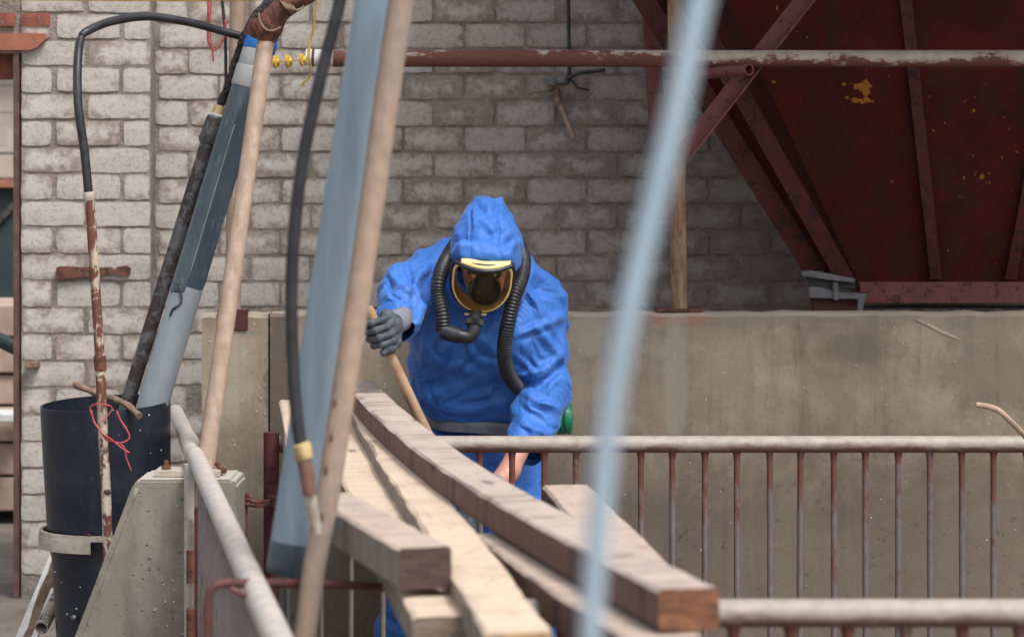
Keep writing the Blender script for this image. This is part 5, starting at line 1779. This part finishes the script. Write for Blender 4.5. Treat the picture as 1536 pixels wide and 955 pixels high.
# --- belt following the waist of the coverall
zb = P(0, 638, 8.7).z
wc = np.array([P(714, 0, 8.80).x, 8.80])
sel = np.abs(sx[:, 2] - zb) < .024
ang = np.arctan2(sx[sel, 1] - wc[1], sx[sel, 0] - wc[0])
rad = np.hypot(sx[sel, 0] - wc[0], sx[sel, 1] - wc[1])
armless = rad < .245
ang, rad = ang[armless], rad[armless]
NB = 72
rb_ = np.zeros(NB)
for i in range(NB):
    a = -math.pi + 2 * math.pi * (i + .5) / NB
    dd = np.abs((ang - a + math.pi) % (2 * math.pi) - math.pi) < .12
    rb_[i] = np.percentile(rad[dd], 80) if dd.any() else .18
for _ in range(4): rb_ = np.maximum(rb_, .25 * np.roll(rb_, 1) + .5 * rb_ + .25 * np.roll(rb_, -1))
V, Fc = [], []
for i in range(NB):
    a = -math.pi + 2 * math.pi * (i + .5) / NB
    for dr, dz in ((.003, -.020), (.0065, -.012), (.0065, .012), (.003, .020), (-.006, .018), (-.006, -.018)):
        rr = rb_[i] + dr
        V.append((wc[0] + rr * math.cos(a), wc[1] + rr * math.sin(a), zb + dz - .012 * math.cos(a)))
for i in range(NB):
    i2 = (i + 1) % NB
    for k in range(6): Fc.append([i * 6 + k, i2 * 6 + k, i2 * 6 + (k + 1) % 6, i * 6 + (k + 1) % 6])
obj('belt', (V, Fc), MT['belt'], person, True, 40)
# green filter canister on the back of the belt
cA, cB = P(822, 628, 8.86), P(856, 627, 8.84)
cl = line(cA, cB, 18)
obj('filter_canister', tube(cl + [cB + Vector((.004, 0, 0))], [(.054 if (i % 4) < 2 else .050) for i in range(19)] + [.044], 28), MT['green'], person, True, 40)

# --- gloves: a fist closed round the handle
hA, hB = P(552, 462, 8.095), P(640, 648, 8.19)
hdv = (hB - hA).normalized()
hc = hA + hdv * ((P(0, 497, 8.1).z - hA.z) / hdv.z)
cdir = Vector((0, -1, 0)); cdir = (cdir - hdv * cdir.dot(hdv)).normalized()
sdir = hdv.cross(cdir).normalized()
if sdir.x < 0: sdir = -sdir


def hpnt(d_, s_, c_):
    return hc + hdv * d_ + sdir * s_ + cdir * c_


gh_ = .0032
gg, gl0 = grid(tuple(hc + Vector((-.085, -.085, -.095))), tuple(hc + Vector((.105, .12, .085))), gh_)
gd = None
for i, (d_, L_, r_) in enumerate(((-.0375, .94, .0112), (-.0125, 1.04, .0120), (.0125, 1.08, .0122), (.037, .98, .0116))):
    ch = [hpnt(d_ + .004, .044, -.004), hpnt(d_ + .002, .030 * L_, .027), hpnt(d_ - .004, -.006, .036 * L_), hpnt(d_ - .006, -.033 * L_, .016), hpnt(d_ - .004, -.030, -.010), hpnt(d_, -.012, -.027)]
    fd = None
    for k in range(len(ch) - 1):
        cseg = capsule(gg, ch[k], ch[k + 1], r_ * (1 - .05 * k), r_ * (1 - .05 * (k + 1)))
        fd = cseg if fd is None else smin(fd, cseg, .006)
    gd = fd if gd is None else smin(gd, fd, .001)
palm = capsule(gg, hpnt(-.032, .040, -.016), hpnt(.030, .040, -.016), .020, .021)
palm = smin(palm, capsule(gg, hpnt(-.02, .018, -.034), hpnt(.028, .018, -.034), .014, .014), .02)
palm = smin(palm, capsule(gg, hpnt(0.0, .046, -.012), P(597, 482, 8.175), .027, .028), .025)
gd = smin(gd, palm, .010)
th_ = [hpnt(.028, .040, -.012), hpnt(.052, .036, .006), hpnt(.060, .012, .028), hpnt(.060, -.012, .030)]
td = None
for k in range(3):
    cseg = capsule(gg, th_[k], th_[k + 1], .0155 - .001 * k, .0145 - .001 * k)
    td = cseg if td is None else smin(td, cseg, .008)
gd = smin(gd, td, .005)
v_, q_ = surface_nets(gd.astype(np.float32), gl0, gh_)
glove = np_obj('glove', v_, q_, MT['glove'], person)
k0, k1_ = P(590, 487, 8.145), P(603, 476, 8.215)
obj('knit_cuff', tube([k0, k0.lerp(k1_, .3), k0.lerp(k1_, .7), k1_], [.033, .037, .0385, .037], 24), MT['knit'], glove, True, 60)
obj('cuff_hem', tube([k0.lerp(k1_, .74), k0.lerp(k1_, .82), k0.lerp(k1_, .86)], [.039, .0402, .039], 24), MT['branch'], glove, True, 60)
# the other gloved hand, lower down behind the planks: half open, fingers down
qc = J_['hR'] + Vector((-.012, -.01, -.02))
fw = (J_['hR'] - J_['wR']).normalized()
sdw = fw.cross(Vector((0, 1, 0))).normalized()
up_ = sdw.cross(fw).normalized()
qp = lambda a, b, c: qc + fw * a + sdw * b + up_ * c
gg, gl0 = grid(tuple(qc + Vector((-.17, -.11, -.17))), tuple(qc + Vector((.10, .11, .10))), .004)
gd = capsule(gg, qp(-.03, -.012, 0), qp(.045, -.022, 0), .030, .022)
gd = smin(gd, capsule(gg, qp(-.03, .012, 0), qp(.045, .022, 0), .030, .020), .015)
for b_, L_, cu in ((-.032, .060, .020), (-.011, .070, .026), (.011, .066, .028), (.031, .052, .026)):
    ch = [qp(.045, b_, 0), qp(.045 + L_ * .5, b_ * 1.1, -.006), qp(.045 + L_ * .85, b_ * 1.12, -.012 - cu * .5), qp(.045 + L_ * 1.0, b_ * 1.1, -.012 - cu)]
    for k in range(3): gd = smin(gd, capsule(gg, ch[k], ch[k + 1], .0118, .0108), .005)
for a_, b_ in ((qp(-.01, -.030, -.006), qp(.022, -.056, -.022)), (qp(.022, -.056, -.022), qp(.052, -.056, -.036))):
    gd = smin(gd, capsule(gg, a_, b_, .015, .012), .008)
v_, q_ = surface_nets(gd.astype(np.float32), gl0, .004)
gl2 = np_obj('glove', v_, q_, MT['glove'], person)
m0 = J_['wR'].lerp(J_['hR'], .42)
m1 = J_['wR'].lerp(J_['hR'], .95)
obj('knit_cuff', tube([m0, m0.lerp(m1, .06), m1], [.0395, .041, .043], 22, wall=.004), MT['knit'], gl2, True, 60)
# boots, below the picture
for k_, a_ in (('kL', 'aL'), ('kR', 'aR')):
    A_ = J_[a_]
    bg_, blo = grid((A_.x - .08, A_.y - .27, -.004), (A_.x + .08, A_.y + .13, .24), .009)
    bd = capsule(bg_, A_ + Vector((0, .01, .12)), A_ + Vector((0, .02, -.0)), .062, .060)
    bd = smin(bd, capsule(bg_, Vector((A_.x, A_.y + .03, .045)), Vector((A_.x, A_.y - .17, .042)), .050, .048), .04)
    bd = np.maximum(bd, .001 - bg_[2])
    v_, q_ = surface_nets(bd.astype(np.float32), blo, .009)
    np_obj('boot', v_, q_, MT['boot'], person)

# the long handle in the worker's fist, reaching the floor
hend = hA + hdv * ((.03 - hA.z) / hdv.z)
ht = thing('long_handle', 'round wooden tool handle gripped in the grey glove', 'tool', (hend.x, hend.y, 0))
obj('handle', tube([hA - hdv * .004, hA] + line(hA + hdv * .01, hend, 12), [.009, .0155] + [.0165] * 13, 14), MT['handle'], ht, True, 40)
obj('blade', strip(hend + Vector((-.14, 0, 0)), hend + Vector((.14, 0, 0)), (0, 0, 1), (0, 1, 0), .05, .03), MT['branch'], ht)

# ------------------------------------------------------------------ white foam bits left on surfaces
br_ = random.Random(5)
gs = []
spots = [(62, 250, 610, 940, 7.935, 40), (210, 350, 725, 950, 7.452, 26), (420, 1530, 480, 640, 9.09, 60), (310, 400, 480, 690, 9.09, 26), (900, 1530, 690, 890, 9.09, 26)]
for x0_, x1_, y0_, y1_, z_, n_ in spots:
    for _k in range(n_):
        px_, py_ = br_.uniform(x0_, x1_), br_.uniform(y0_, y1_)
        zz_ = z_
        if z_ < 7.95 and z_ > 7.9:
            zz_ = bz - math.sqrt(max(.0, .187 ** 2 - ((px_ - 160) * bz / F) ** 2)) - .001
        gs.append(ball(P(px_, py_, zz_), br_.uniform(.001, .0026), 6, 4))
g = join(*gs)
tag(obj('foam_bits', g, MT['bead']), 'tiny white foam bits stuck to barrel, plinth and concrete', None, None, 'stuff')
